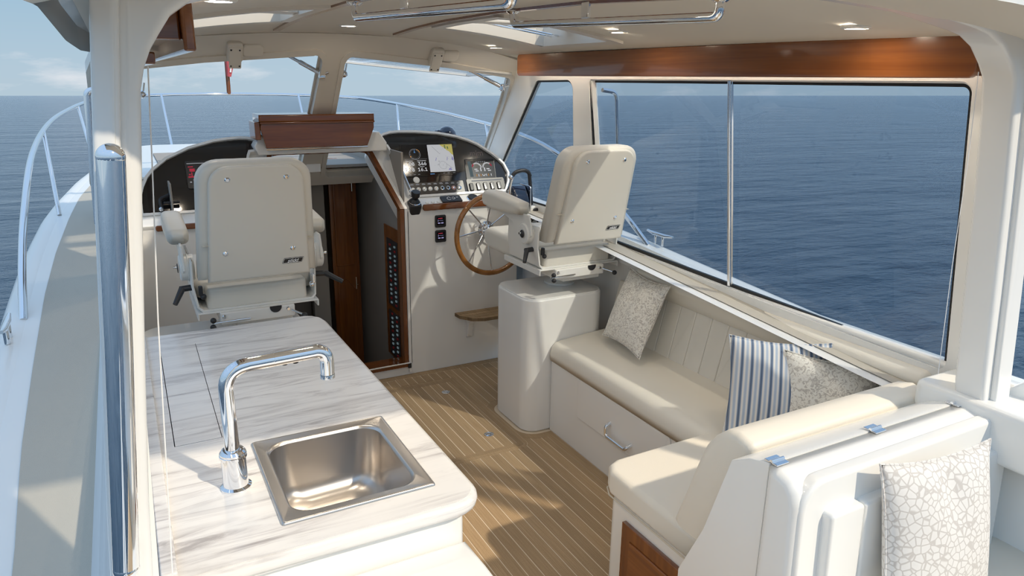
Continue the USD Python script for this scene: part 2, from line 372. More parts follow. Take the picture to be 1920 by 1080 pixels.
# ------------------------------------------------------------------ ceiling and roof
ZY, ZZ = [.6, .8, 1.2, 1.5, 2.0, 2.5, 3.1, 3.5, 3.8, 3.95], [1.985, 2.005, 2.04, 2.062, 2.089, 2.10, 2.10, 2.088, 2.070, 2.055]
def ceil_z(x, y):
    zc = np.interp(y, ZY, ZZ); e = np.clip(np.abs(x - 1.05) / 1.10, 0, 1.3)
    side = np.interp(y, [.6, 1.2, 3.95], [1.93, 1.965, 1.968])
    return zc + (side - zc) * e ** 2.2 + .035 * 0
HST = [(1.37, 2.66, 1.95, 3.34)]
HPT = [(.15, 2.66, .62, 3.34)]
HOLES = [sbox(1.40, 2.72, 1.92, 3.28), sbox(.19, 2.72, .66, 3.28)]
def sheet(poly, fz, cell=.09, up=True):
    x0, y0, x1, y1 = poly.bounds; Vs, Fs, n = [], [], 0
    for X in np.arange(x0, x1, cell):
        for Y in np.arange(y0, y1, cell):
            c = poly.intersection(sbox(X, Y, min(X + cell, x1), min(Y + cell, y1)))
            for g in getattr(c, 'geoms', [c]):
                if g.geom_type != 'Polygon' or g.area < 1e-8: continue
                tv, tf = trimesh.creation.triangulate_polygon(g, engine='earcut')
                d = np.cross(tv[tf[0][1]] - tv[tf[0][0]], tv[tf[0][2]] - tv[tf[0][0]])
                if (d > 0) != up: tf = tf[:, ::-1]
                Vs.append(np.c_[tv, fz(tv[:, 0], tv[:, 1])]); Fs.append(tf + n); n += len(tv)
    m = trimesh.Trimesh(np.vstack(Vs), np.vstack(Fs), process=False); m.merge_vertices(digits_vertex=5); return m
CEILP = sbox(-.04, 1.08, 2.16, 3.945)
ceiling = struct('ceiling', sheet(CEILP.difference(unary_union(HOLES)), ceil_z, .09, False), LINER, smooth=60)
roof_out = Polygon([(-.072, .95), (.25, .83), (.7, .775), (1.05, .76), (1.4, .775), (1.85, .83), (2.19, .95), (2.235, 2.2), (2.235, 3.2), (2.215, 4.0), (2.12, 4.16), (1.05, 4.20), (.06, 4.16), (-.06, 4.02), (-.085, 3.2), (-.088, 2.2)])
roof_z = lambda x, y: ceil_z(np.clip(x, -.1, 2.2), np.clip(y, .7, 3.9)) + .075 - .03 * np.clip((np.abs(x - 1.05) - .95) / .25, 0, 1) ** 2
rp = roof_out.difference(unary_union(HOLES))
rim = []
co = np.array(roof_out.exterior.coords)[:-1]
dense = np.array([roof_out.exterior.interpolate(t, True).coords[0] for t in np.linspace(0, 1, 121)[:-1]])
n = len(dense); zt = roof_z(dense[:, 0], dense[:, 1]); zb = zt - .085
i = np.arange(n); j = (i + 1) % n
rimm = trimesh.Trimesh(np.vstack([np.c_[dense, zb], np.c_[dense, zt]]), np.vstack([np.c_[i, j, j + n], np.c_[i, j + n, i + n]]), process=False)
soff = sheet(sbox(-.1, .74, 2.22, 1.12).intersection(roof_out), lambda x, y: roof_z(x, y) - .085, .1, False)
roof = struct('roof', [sheet(rp, roof_z, .12, True), rimm], GEL, smooth=40)
struct('soffit', soff, LINER, roof)

# ceiling hatches
def roof_hatch(b, label):
    x0, y0, x1, y1 = b
    t = thing('roof_hatch', label, 'roof hatch', group=None)
    o = sbox(x0 - .045, y0 - .06, x1 + .045, y1 + .06); h = sbox(x0, y0, x1, y1)
    drop = lambda d: (lambda x, y: ceil_z(x, y) + d)
    fr = o.difference(h)
    m1 = sheet(fr, drop(-.012), .1, False)
    ec = np.array([h.exterior.interpolate(q, True).coords[0] for q in np.linspace(0, 1, 41)[:-1]])
    eo = np.array([o.exterior.interpolate(q, True).coords[0] for q in np.linspace(0, 1, 41)[:-1]])
    def wall(c, da, db):
        n = len(c); i = np.arange(n); j = (i + 1) % n
        za = ceil_z(c[:, 0], c[:, 1])
        return trimesh.Trimesh(np.vstack([np.c_[c, za + da], np.c_[c, za + db]]), np.vstack([np.c_[i, j, j + n], np.c_[i, j + n, i + n]]), process=False)
    obj('frame', [m1, wall(eo, -.012, .002), wall(ec, -.012, .075)], LINER2, t, smooth=30)
    obj('pane', sheet(sbox(x0, y0, x1, y1), drop(.070), .2, False), GLASSC, t, smooth=False)
    w = y1 - y0
    obj('shade_rail', rbox(x0, x1, y0 + w * .43, y0 + w * .62, ceil_z((x0 + x1) / 2, y0) + .02, ceil_z((x0 + x1) / 2, y0) + .032, .003), LINER2, t)
    for f in (.18, .34, .72, .84):
        obj('shade_rod', cyl((x0, y0 + w * f, ceil_z(x0, y0) + .03), (x1, y0 + w * f, ceil_z(x1, y0) + .03), .004, 8), CHROME2, t)
    return t
roof_hatch(HOLES[0].bounds, 'framed glass roof hatch in the ceiling nearer the long wooden valance')
roof_hatch(HOLES[1].bounds, 'framed glass roof hatch half hidden behind the left wooden locker end')

# ceiling battens and overhead handrails
def batten(xc, label):
    yy = np.linspace(1.3, 3.77, 26); V = []
    for y in yy:
        zc = ceil_z(xc, y)
        for dx, dz in ((-.017, .002), (-.015, -.008), (.015, -.008), (.017, .002)): V.append((xc + dx, y, zc + dz))
    F = []
    for i in range(len(yy) - 1):
        for k in range(3):
            a = i * 4 + k; F += [[a, a + 4, a + 5], [a, a + 5, a + 1]]
    tag(obj('ceiling_batten', trimesh.Trimesh(np.array(V), np.array(F), process=False), MAHY), label, 'wood strip', kind=None)
batten(1.33, 'long mahogany strip along the ceiling running over the right overhead handrail')
batten(.73, 'long mahogany strip along the ceiling running over the left overhead handrail')
def overhead_rail(xc, label, y0, y1):
    t = thing('overhead_handrail', label, 'handrail')
    za, zb = ceil_z(xc, y0) - .005, ceil_z(xc, y1) - .005
    p = fillet([(xc, y0, za), (xc, y0, za - .050), (xc, y1, zb - .046), (xc, y1, zb)], .035, 8)
    obj('rail', tube(p, .0125, 16), CHROME, t)
    for y in (y0, y1): obj('flange', lathe([(0, 0), (.026, 0), (.026, -.004), (.015, -.012), (0, -.012)], 24, (xc, y, ceil_z(xc, y) - .006)), CHROME, t)
    ym = y0 + (y1 - y0) * .55
    ym = 1.98
    obj('bracket', rbox(xc - .007, xc + .007, ym - .02, ym + .02, ceil_z(xc, ym) - .052, ceil_z(xc, ym) - .004, .003), CHROME, t)
overhead_rail(1.315, 'chrome handrail under the ceiling, running along the mahogany strip nearer the valance', 2.455, 1.40)
overhead_rail(.725, 'chrome handrail under the ceiling, running along the left mahogany strip', 2.44, 1.36)

# downlights
LIGHTS = [(1.91, 1.471, 'round ceiling downlight close to the right roof arch'), (1.825, 2.5, 'round ceiling downlight between the right handrail and the valance'), (1.886, 3.716, 'small round ceiling downlight by the right windscreen header'),
          (.256, 2.011, 'round ceiling downlight behind the left arch, nearest the camera on that side'), (.28, 3.45, 'round ceiling downlight beyond the left roof hatch')]
LIGHTS += [(1.02, 3.55, 'round ceiling downlight above the companionway, between the two mahogany strips'), (1.02, 1.75, 'round ceiling downlight above the cabin floor, between the two overhead handrails'), (.42, 1.75, 'round ceiling downlight above the galley counter')]
for lx, ly, lab in LIGHTS:
    zc = float(ceil_z(lx, ly))
    t = thing('downlight', lab, 'ceiling light', (lx, ly, zc))
    obj('bezel', lathe([(.030, -.0005), (.032, -.006), (.040, -.006), (.045, -.002), (.045, .004)], 32), CHAIRW, t)
    obj('lens', lathe([(0, -.004), (.020, -.0035), (.031, -.001)], 32), LAMP, t)

# ------------------------------------------------------------------ wooden valances
t = thing('valance', 'long glossy mahogany valance board above the big side window', 'valance')
obj('board', along_x(rrect(3.81 - 1.205, .118, .022, 5, (3.81 + 1.205) / 2, 1.925), 2.07, 2.092, .004), MAHY, t)
obj('end_panel', rbox(2.092, 2.18, 1.215, 1.235, 1.872, 1.99, .003), MAHY, t)
obj('light_strip', rbox(2.105, 2.125, 1.26, 3.78, 1.955, 1.962, .002), COVE, t)
t = thing('valance', 'end of a mahogany locker valance behind the curve of the left arch', 'valance')
obj('board', rbox(.116, .136, 1.40, 3.80, 1.889, 1.972, .004), MAHY, t)
obj('end_panel', rbox(.01, .116, 1.43, 1.45, 1.908, 1.975, .003), MAHX, t)
obj('bottom_rail', rbox(.056, .075, 1.50, 3.4, 1.868, 1.889, .003), MAHY, t)

# ------------------------------------------------------------------ windscreen
def wsp(poly, t0, t1):
    """(x, z) outline on the raked windscreen plane y + z = 5.95."""
    m = extr(poly, t0, t1); v = m.vertices.copy(); s = math.sqrt(.5)
    m.vertices = np.c_[v[:, 0], 5.95 - v[:, 1] - v[:, 2] * s, v[:, 1] - v[:, 2] * s]; m.fix_normals(); return m
def rounded(poly, r): return poly.buffer(-r).buffer(r, quad_segs=8)
mir = lambda p: affinity.affine_transform(p, [-1, 0, 0, 1, 2.116, 0])
WST = Polygon([(1.116, 1.980), (1.7, 1.930), (2.170, 1.872), (2.205, 1.70), (2.275, 1.24), (1.135, 1.24)])
WST = rounded(WST, .045)
WFR = Polygon([(-.14, 1.18), (-.10, 1.87), (-.06, 1.95), (.3, 2.035), (.75, 2.07), (1.06, 2.075), (1.4, 2.07), (1.85, 2.035), (2.18, 1.965), (2.235, 1.90), (2.31, 1.18)])
wf = WFR.difference(unary_union([WST, mir(WST)]))
wind = struct('windscreen_frame', wsp(wf, -.045, .02), LINER2, smooth=25)
for k, q in enumerate((mir(WST), WST)):
    obj('flange', wsp(q.buffer(.024).difference(q.buffer(-.002)), .018, .028), LINER2, wind)
    # opening pane, hinged along its top edge and held out by the struts
    w = struct('window_%d' % (k + 1), wsp(q.buffer(.012).difference(q.buffer(-.012)), -.03, -.02), LINER2, smooth=25)
    x0, x1 = (1.15, 2.15) if k else (2.116 - 2.15, 2.116 - 1.15)
    def sash(u0, u1, v0, v1, th):   # u across, v out from the hinge
        m = rbox(u0, u1, v0, v1, -th, th, .004)
        slope = -.082 if k else .082
        v = m.vertices.copy(); xr = v[:, 0] - (1.13 if k else .986)
        m.vertices = np.c_[v[:, 0], 4.015 + v[:, 1], 1.962 + slope * xr - v[:, 1] * (.015 if k else -.06) + v[:, 2]]
        return m
    obj('sash', [sash(x0, x1, .0, .03, .007), sash(x0, x1, .60, .63, .009), sash(x0, x0 + .03, 0, .63, .007), sash(x1 - .03, x1, 0, .63, .007)], GEL, w)
    obj('glass', sash(x0 + .02, x1 - .02, .02, .61, .003), GLASSC, w)
# pillar corner post between windscreen and side window is part of the side wall

# struts and latches
def strut(a, b, label, knob=True):
    t = thing('window_strut', label, 'window strut')
    a, b = np.array(a), np.array(b); m = a + (b - a) * .45
    obj('tube', cyl(a, m, .009, 14), CHROME2, t); obj('sleeve', cyl(m, b, .013, 14), CHROME2, t)
    obj('joint', ball(a, .013), CHROME, t); obj('joint', ball(b, .017), CHROME, t)
    if knob:
        k = obj('knob', join(rbox(b[0] - .018, b[0] + .018, b[1] - .02, b[1] + .02, b[2] - .024, b[2] + .020, .008), cyl(b + [0, -.01, 0], b + [.028, -.03, .012], .008)), CHROME, t)
        obj('lever', cyl(b + [.004, -.02, 0], b + [.01, -.035, .05], .004, 10), CHROME2, k)
strut((.815, 4.14, 1.975), (1.012, 4.075, 1.862), 'chrome strut propping the left windscreen open, beside the centre pillar')
strut((1.935, 4.16, 1.895), (2.125, 4.10, 1.800), 'chrome strut propping the right windscreen open, beside the right corner post')
for p, lab in (((1.135, 4.08, 1.865), 'chrome window latch on the right side of the centre pillar'), ((.13, 4.195, 1.755), 'chrome window latch at the left windscreen corner, behind the hanging cord')):
    t = thing('window_latch', lab, 'window latch')
    p = np.array(p)
    obj('body', join(ball(p, .019), cyl(p + [0, .03, -.01], p + [0, -.01, 0], .013)), CHROME, t)
    obj('lever', cyl(p + [.005, -.005, .01], p + [.014, -.012, .055], .0045, 10), CHROME2, t)

# wiper motor covers on the header
def wiper_cover(x, flip, label):
    t = thing('wiper_motor_cover', label, 'wiper cover')
    s = math.sqrt(.5); o = np.array([x, 3.968, 1.985]); U, Vv, W = np.array([1, 0, 0]), np.array([0, -.62, .785]), np.array([0, -.785, -.62])
    obj('box', frame_map(bev(rrect(.075, .115, .02, 6), -.005, .052, .01, 4), o, U, Vv, W), LINER2, t)
    obj('motor', frame_map(bev(rrect(.105, .075, .025, 6, .085, .004), -.005, .040, .014, 4), o, U, Vv, W), LINER2, t)
    obj('mounting_plate', frame_map(bev(rrect(.058, .125, .006, 4, 0, -.025), .046, .055, .002), o, U, Vv, W), LINER2, t)
    for a in (-.02, .02):
        for b in (.022, -.072): obj('screw', frame_map(lathe([(0, .058), (.004, .057), (.0045, .054)], 12), o + U * a + Vv * b, U, Vv, W), BLACKM, t)
wiper_cover(.555, 1, 'cream wiper motor cover above the left windscreen')
wiper_cover(1.625, 1, 'cream wiper motor cover above the right windscreen')
for x, z0 in ((.745, 2.01), (1.36, 2.015)):
    pass

# ------------------------------------------------------------------ right side wall with windows, and left side wall
sx = lambda z: 2.30 - (z - 1.0) * .125
def wall_map(poly, t0, t1, side=1):
    """(y, z) outline on the sloping cabin side; thickness runs outboard from t0 to t1."""
    m = extr(poly, t0, t1); v = m.vertices.copy()
    x = sx(v[:, 1]) + v[:, 2]
    if side < 0: x = -.035 + (v[:, 1] - 1.0) * .05 - v[:, 2]
    m.vertices = np.c_[x, v[:, 0], v[:, 1]]; m.fix_normals(); return m
W4 = rounded(Polygon([(1.24, .965), (3.06, 1.018), (3.20, 1.03), (3.175, 1.846), (1.255, 1.852)]), .03)
W4 = rounded(W4.union(Polygon([(2.2, .99), (3.2, 1.02), (3.175, 1.846), (2.2, 1.85)])), .02)
W3 = rounded(Polygon([(3.40, 1.10), (3.385, 1.50), (3.345, 1.848), (3.73, 1.842), (4.27, 1.335), (4.60, 1.10)]), .05)
KS = lambda p: affinity.scale(p, 1.0177, 1.0177, origin=(0, 1.85))
W4, W3 = KS(W4), KS(W3)
SIDE = Polygon([(1.10, .90), (1.10, 1.975), (3.95, 1.975), (4.02, 1.93), (4.78, 1.17), (4.78, .90)])
wr = struct('wall_right', wall_map(SIDE.difference(unary_union([W4, W3])), -.002, .035), GEL, smooth=25)
wl = struct('wall_left', wall_map(SIDE.difference(unary_union([W4, W3])), -.002, .02, -1), GEL, smooth=25)
for nm, q, sd in (('window_3', W3, 1), ('window_4', W4, 1)):
    w = struct(nm, wall_map(q.buffer(.010).difference(q.buffer(-.010)), .004, .012, sd), RUBBER, smooth=25)
    obj('glass', wall_map(q.buffer(.008), .018, .023, sd), GLASS, w, smooth=False)
    if nm == 'window_4':
        obj('track', wall_map(KS(Polygon([(1.28, .955), (3.2, 1.013), (3.2, 1.035), (1.28, .980)])), .002, .016, sd), RUBBER, w)
        obj('mullion', join(*[tube([(sx(z) + .006, 2.242, z) for z in (.985, 1.853)], .013, 4), tube([(sx(z) - .006, 2.238, z) for z in (.985, 1.853)], .0085, 14)]), CHROME2, w)
        obj('jamb_track', join(*[tube([(sx(z) + .004, 3.241, z) for z in (1.02, 1.848)], .011, 4)]), BLACKM, w)
        obj('jamb', tube([(sx(z) + .006, 3.216, z) for z in (1.02, 1.848)], .016, 4), GEL, w)
for nm, q in (('window_5', W3), ('window_6', W4)):
    w = struct(nm, wall_map(q.buffer(.010).difference(q.buffer(-.010)), .004, .012, -1), RUBBER, smooth=25)
    obj('glass', wall_map(q.buffer(.008), .014, .019, -1), GLASSC, w, smooth=False)
# inner window rim (raised gelcoat flange) on the right
obj('rim', wall_map(rounded(W4.buffer(.045), .05).intersection(sbox(1.17, .9, 3.5, 1.9)).difference(W4.buffer(.006)), -.012, -.001), GEL, wr)
# coaming below the windows
struct('coaming_right', along_y([(2.345, .40), (2.44, .40), (2.44, .91), (2.34, .975), (2.303, .975), (2.298, .955), (2.345, .92)], 1.05, 4.2, .004), GEL)
struct('coaming_left', along_y([(-.14, .0), (-.03, .0), (-.03, .93), (-.05, .96), (-.14, .985)], -.4, 4.2, .006), GEL)

# ------------------------------------------------------------------ aft arch
ARI = [(2.135, .90), (2.115, 1.0), (2.098, 1.3), (2.085, 1.55), (2.065, 1.78), (2.052, 1.864), (2.022, 1.901), (1.974, 1.942), (1.915, 1.968), (1.860, 1.979), (1.641, 2.010), (1.40, 2.022), (1.058, 2.028)]
ARI = np.array(ARI)
# left post and corner, seen almost edge-on from the camera
LIN = np.array([(.70, 2.022), (.40, 2.008), (.20, 1.972), (.106, 1.945), (.079, 1.925), (.062, 1.900), (.050, 1.881), (.040, 1.858), (.033, 1.83), (.015, 1.663), (-.006, 1.46), (-.026, 1.25), (-.040, 1.06), (-.046, .92)])
INN = np.vstack([ARI, LIN])
OUT = np.array([(2.205, .90), (2.19, 1.2), (2.165, 1.6), (2.14, 1.9), (2.10, 2.0), (1.9, 2.05), (1.06, 2.085), (.2, 2.06), (.03, 2.03), (-.004, 1.96), (-.016, 1.9), (-.039, 1.663), (-.058, 1.46), (-.078, 1.25), (-.098, 1.0), (-.105, .92)])
ap = Polygon(np.vstack([INN, OUT[::-1]]))
am = along_y(np.array(ap.exterior.coords)[:-1], 1.09, 1.18, .012, 4)
vv = am.vertices; vv[:, 1] += -.05 * np.clip((1.9 - vv[:, 2]) / .9, 0, 1.2)
arch = struct('aft_arch', am, GEL, smooth=40)
# outer half of each post, split by a fine shadow groove
def post_cover(sgn):
    pts = [(2.150, .93), (2.132, 1.3), (2.112, 1.6), (2.092, 1.86), (2.07, 1.95), (2.12, 2.02), (2.16, 1.9), (2.183, 1.6), (2.208, 1.2), (2.222, .93)]
    if sgn < 0: pts = [(.020, 1.99), (.022, 1.95), (-.010, 1.663), (-.029, 1.46), (-.049, 1.25), (-.069, 1.0), (-.074, .93), (-.108, .93), (-.100, 1.0), (-.080, 1.25), (-.060, 1.46), (-.041, 1.663), (-.012, 1.94), (-.004, 1.99)]
    m = along_y(pts, 1.072, 1.092, .006, 3); v = m.vertices; v[:, 1] += -.05 * np.clip((1.9 - v[:, 2]) / .9, 0, 1.2); return m
struct('post_cover', post_cover(1), GEL, arch); struct('post_cover', post_cover(-1), GEL, arch)

# ------------------------------------------------------------------ forward bulkhead and consoles
YB = 4.126
bulk = Polygon([(-.03, 0), (2.26, 0), (2.26, 1.092), (1.50, 1.092), (1.50, .075), (.60, .075), (.60, 1.092), (-.03, 1.092)])
wf2 = struct('wall_front', along_y(np.array(bulk.exterior.coords)[:-1], YB, YB + .03, .003), GEL)
KA = math.atan(.55); CA, SA = math.cos(KA), math.sin(KA)
DU, DV, DW, DO = np.array([1, 0, 0]), np.array([0, SA, CA]), np.array([0, -CA, SA]), np.array([0, 4.22, 1.14])
dash = lambda m: frame_map(m, DO, DU, DV, DW)
ST = [(1.572, .002), (2.207, .002), (2.240, .06), (2.255, .119), (2.236, .181), (2.206, .217), (2.168, .254), (2.08, .322), (2.015, .354), (1.943, .380), (1.822, .406), (1.669, .421), (1.557, .424), (1.50, .42), (1.454, .408), (1.427, .39), (1.414, .37), (1.410, .349), (1.468, .345), (1.482, .312), (1.532, .155)]
PT = [(.064, .002), (.068, .10), (.084, .150), (.108, .20), (.141, .240), (.213, .300), (.331, .357), (.465, .395), (.540, .405), (.600, .409), (.640, .407), (.670, .400), (.690, .385), (.700, .362), (.702, .343), (.640, .338), (.628, .31), (.585, .155), (.545, .002)]
def console(pts, name_side, x0, x1, label):
    P = Polygon(pts)
    body = P.buffer(.016, quad_segs=6).union(Polygon([(x0, -.03), (x1, -.03), (x1, .10), ((x0 + x1) / 2, .28), (x0, .10)]))
    hood = P.buffer(.014, quad_segs=6)
    t = thing('console', label, 'dashboard')
    obj('hood', [dash(extr(hood.difference(P), -.12, .016)), dash(extr(hood, -.125, -.12))], GEL, t, smooth=35)
    obj('dash_panel', dash(extr(P.buffer(.001), -.02, -.002)), BLACKG, t, smooth=False)
    # sloping shelf between panel and bulkhead
    v = np.array([[x0, YB, 1.092], [x1, YB, 1.092], [x1, 4.215, 1.135], [x0, 4.215, 1.135]], float)
    sh = trimesh.Trimesh(np.vstack([v, v - [0, 0, .02]]), np.array([[0, 1, 2], [0, 2, 3], [5, 4, 6], [6, 4, 7], [4, 5, 1], [4, 1, 0], [2, 1, 5], [2, 5, 6], [7, 4, 0], [7, 0, 3]]), process=False)
    obj('shelf', sh, GEL, t, smooth=False)
    return t
helm = console(ST, 'right', 1.47, 2.26, 'right helm dashboard with black panel, two screens and a row of switches')
port = console(PT, 'left', -.03, .64, 'left dashboard with black glossy panel, half hidden behind the left seat')
# fill between the consoles and hull sides, forward shelf under the windscreen
for xa, xb in ((-.14, .60), (1.50, 2.26)): struct('dash_top', along_y([(xa, 1.05), (xb, 1.05), (xb, 1.24), (xa, 1.24)], 4.60, 4.64, .01), GEL)
# cheeks either side of the companionway, raked with the door frame
RK = np.array([0, .8, 1.0]) / math.hypot(1, .8); RN = np.array([0, -1, .8]) / math.hypot(1, .8)
rake = lambda m: frame_map(m, np.array([0, YB, 1.08]), np.array([1.0, 0, 0]), RK, RN)
def rk(x, z): return (x, (z - 1.08) * math.hypot(1, .8))
CH = [rk(1.462, 1.07), rk(1.352, 1.418), rk(1.358, 1.445), rk(1.43, 1.46), rk(1.474, 1.435), rk(1.565, 1.150), rk(1.60, 1.075)]
struct('door_cheek', rake(bev(CH, -.12, -.004, .006)), GEL)
struct('door_cheek', rake(bev([(2.108 - a, b) for a, b in CH], -.12, -.004, .006)), GEL)
# door frame
door = struct('door_1', along_y([(1.444, .075), (1.470, .075), (1.470, 1.082), (1.444, 1.082)], YB - .012, YB + .05, .003), MAHZ, label='varnished wooden companionway frame')
obj('jamb', along_y([(2.108 - 1.470, .075), (2.108 - 1.444, .075), (2.108 - 1.444, 1.082), (2.108 - 1.470, 1.082)], YB - .012, YB + .05, .003), MAHZ, door)
HD = [rk(1.470, 1.078), rk(1.366, 1.408), rk(1.345, 1.434), rk(1.30, 1.440), rk(.808, 1.440), rk(.763, 1.434), rk(.742, 1.408), rk(.638, 1.078), rk(.664, 1.078), rk(.764, 1.395), rk(.780, 1.412), rk(.81, 1.416), rk(1.298, 1.416), rk(1.328, 1.412), rk(1.344, 1.395), rk(1.444, 1.078)]
obj('head', rake(extr(Polygon(HD), -.02, .014)), MAHX, door)
obj('outer_trim', [along_y([(1.472, .02), (1.490, .02), (1.490, 1.085), (1.472, 1.085)], YB - .016, YB + .01, .004), rake(extr(LineString([rk(1.481, 1.08), rk(1.376, 1.41)]).buffer(.009), -.01, .012))], GEL, door)
obj('threshold', [rbox(.64, 1.47, YB - .02, YB + .12, .060, .082, .004)], MAHX, door)
obj('threshold_strip', cyl((.64, YB - .022, .088), (1.475, YB - .022, .088), .006, 10), CHROME2, door)
obj('hinge', rbox(1.462, 1.484, YB - .026, YB - .010, .052, .085, .003), BLACKM, door)
# cabin below, seen through the companionway
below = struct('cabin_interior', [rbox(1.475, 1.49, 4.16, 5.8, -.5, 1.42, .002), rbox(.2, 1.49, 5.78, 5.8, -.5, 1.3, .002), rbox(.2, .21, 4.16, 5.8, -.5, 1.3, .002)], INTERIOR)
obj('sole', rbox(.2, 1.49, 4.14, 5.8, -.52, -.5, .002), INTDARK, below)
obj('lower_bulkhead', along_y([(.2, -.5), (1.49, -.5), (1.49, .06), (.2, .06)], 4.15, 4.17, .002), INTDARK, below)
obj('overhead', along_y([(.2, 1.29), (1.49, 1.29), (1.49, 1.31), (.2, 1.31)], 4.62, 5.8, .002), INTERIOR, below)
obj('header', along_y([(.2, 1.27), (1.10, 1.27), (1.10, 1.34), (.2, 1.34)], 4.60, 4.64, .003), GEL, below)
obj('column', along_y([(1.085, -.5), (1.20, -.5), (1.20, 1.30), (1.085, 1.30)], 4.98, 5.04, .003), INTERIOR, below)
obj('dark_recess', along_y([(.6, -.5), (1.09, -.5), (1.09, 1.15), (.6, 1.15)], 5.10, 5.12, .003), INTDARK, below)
# arched wooden cabin door
dr = struct('door_2', along_y([(1.232, -.45), (1.425, -.45), (1.425, 1.20), (1.405, 1.245), (1.36, 1.29), (1.30, 1.312), (1.232, 1.312)], 4.97, 5.0, .004), MAHZ, label='tall arched wooden cabin door')
obj('upper_panel', along_y([(1.258, .55), (1.388, .55), (1.388, 1.18), (1.36, 1.235), (1.31, 1.265), (1.258, 1.27)], 4.962, 4.975, .006), MAHZ, dr)
obj('lower_panel', along_y([(1.258, -.4), (1.388, -.4), (1.388, .36), (1.33, .44), (1.258, .48)], 4.962, 4.975, .006), MAHZ, dr)
for zz in (1.08, .37):
    obj('hinge', join(cyl((1.392, 4.962, zz), (1.392, 4.962, zz + .09), .005, 10), cyl((1.392, 4.962, zz + .03), (1.405, 4.966, zz + .03), .003, 8)), CHROME2, dr)
# electrical panels in a wooden surround on the right hand side of the passage
pnl = thing('breaker_panel', 'black electrical breaker panels in a wooden surround just inside the companionway', 'electrical panel')
XB = 1.474
obj('surround', rbox(XB - .012, XB, 4.19, 4.50, .03, .93, .003), MAHZ, pnl)
for z0, z1 in ((.40, .85), (.05, .36)):
    b = obj('panel', rbox(XB - .018, XB - .011, 4.235, 4.435, z0, z1, .002), BLACKM, pnl)
    for k in range(int((z1 - z0) / .03)):
        for c in range(2):
            obj('switch', rbox(XB - .024, XB - .017, 4.262 + c * .09, 4.285 + c * .09, z0 + .02 + k * .03, z0 + .032 + k * .03, .001), SCR_TEAL if (k * 3 + c) % 4 else plain('switch_red', (.35, .02, .02), .4) if not stage.GetPrimAtPath(LK + 'switch_red') else UsdShade.Material.Get(stage, LK + 'switch_red'), b)

# hatch box above the companionway
hb = thing('companionway_hatch', 'varnished mahogany sliding hatch box above the companionway', 'hatch')
obj('front_board', along_y([(.712, 1.463), (1.287, 1.463), (1.330, 1.565), (1.330, 1.606), (.690, 1.606), (.690, 1.565)], 4.20, 4.25, .005), MAHX, hb)
obj('top_board', along_y([(.682, 1.606), (1.330, 1.606), (1.330, 1.646), (.682, 1.646)], 4.188, 4.40, .008), MAHX, hb)
obj('moulding', along_y([(.686, 1.595), (1.332, 1.595), (1.332, 1.607), (.686, 1.607)], 4.190, 4.21, .004), MAHX, hb)
obj('end_board', rbox(.66, .690, 4.21, 4.40, 1.51, 1.606, .004), MAHY, hb)
obj('slide_rail', cyl((.712, 4.200, 1.457), (1.287, 4.200, 1.457), .005, 10), CHROME2, hb)
struct('hatch_base', along_y([(.68, 1.42), (1.43, 1.42), (1.43, 1.47), (1.385, 1.535), (.70, 1.535), (.66, 1.47)], 4.27, 4.40, .01), GEL)

# ------------------------------------------------------------------ helm instruments
def on_dash(parent, name, poly, w0, w1, m, **kw): return obj(name, dash(extr(poly, w0, w1)), m, parent, smooth=False, **kw)
QB = [(1.536, .133), (1.892, .133), (1.908, .340), (1.553, .340)]
pl = on_dash(helm, 'chartplotter', Polygon(QB).buffer(.006, join_style=2), -.002, .003, BLACKG, label='wide chartplotter with numbers on the left and a chart on the right')
on_dash(pl, 'screen', Polygon(QB), .003, .0038, SCR_BLACK)
on_dash(pl, 'chart', Polygon([(1.716, .151), (1.890, .151), (1.902, .337), (1.729, .337)]), .0038, .0044, SCR_MAP)
def on(parent, name, m, mt): return obj(name, dash(m), mt, parent, smooth=False)
arc = lambda cx, cy, r, w, a0=0, a1=360, n=40: LineString([(cx + r * math.cos(math.radians(a)), cy + r * math.sin(math.radians(a))) for a in np.linspace(a0, a1, n)]).buffer(w / 2)
land = Polygon([(1.815, .337), (1.902, .337), (1.897, .262), (1.886, .268), (1.872, .288), (1.858, .296), (1.846, .312), (1.83, .322)])
on_dash(pl, 'land', land, .0044, .0048, SCR_YEL)
on_dash(pl, 'marsh', unary_union([Point(1.855 + .012 * math.cos(k * 2.1), .318 + .01 * math.sin(k * 1.7)).buffer(.005) for k in range(8)]), .0048, .0051, plain('chart_green', (.30, .38, .12), .6))
on_dash(pl, 'shoal', unary_union([Polygon([(1.885, .255), (1.894, .238), (1.89, .222), (1.878, .232)]), Polygon([(1.842, .16), (1.868, .158), (1.862, .176), (1.85, .172)]), LineString([(1.768, .228), (1.776, .246)]).buffer(.002), LineString([(1.846, .228), (1.852, .248)]).buffer(.002)]), .0044, .0048, SCR_LAV)
on_dash(pl, 'track', unary_union([arc(1.812, .195, .026, .0013), LineString([(1.76, .325), (1.805, .272)]).buffer(.0009), LineString([(1.836, .205), (1.872, .172)]).buffer(.0008), arc(1.79, .222, .004, .0015), arc(1.782, .20, .004, .0015), Point(1.812, .195).buffer(.002)]), .0046, .005, SCR_GRY)
rg = random.Random(3)
on_dash(pl, 'soundings', unary_union([sbox(a, b, a + .003, b + .0012) for a, b in [(rg.uniform(1.735, 1.875), rg.uniform(.16, .32)) for _ in range(34)]]), .0044, .0047, SCR_GRY)
on_dash(pl, 'compass_rose', unary_union([arc(1.636, .277, .036, .002), unary_union([LineString([(1.636 + .028 * math.cos(a), .277 + .028 * math.sin(a)), (1.636 + .034 * math.cos(a), .277 + .034 * math.sin(a))]).buffer(.0009) for a in np.arange(0, 6.28, .35)])]), .0038, .0044, SCR_GRY)
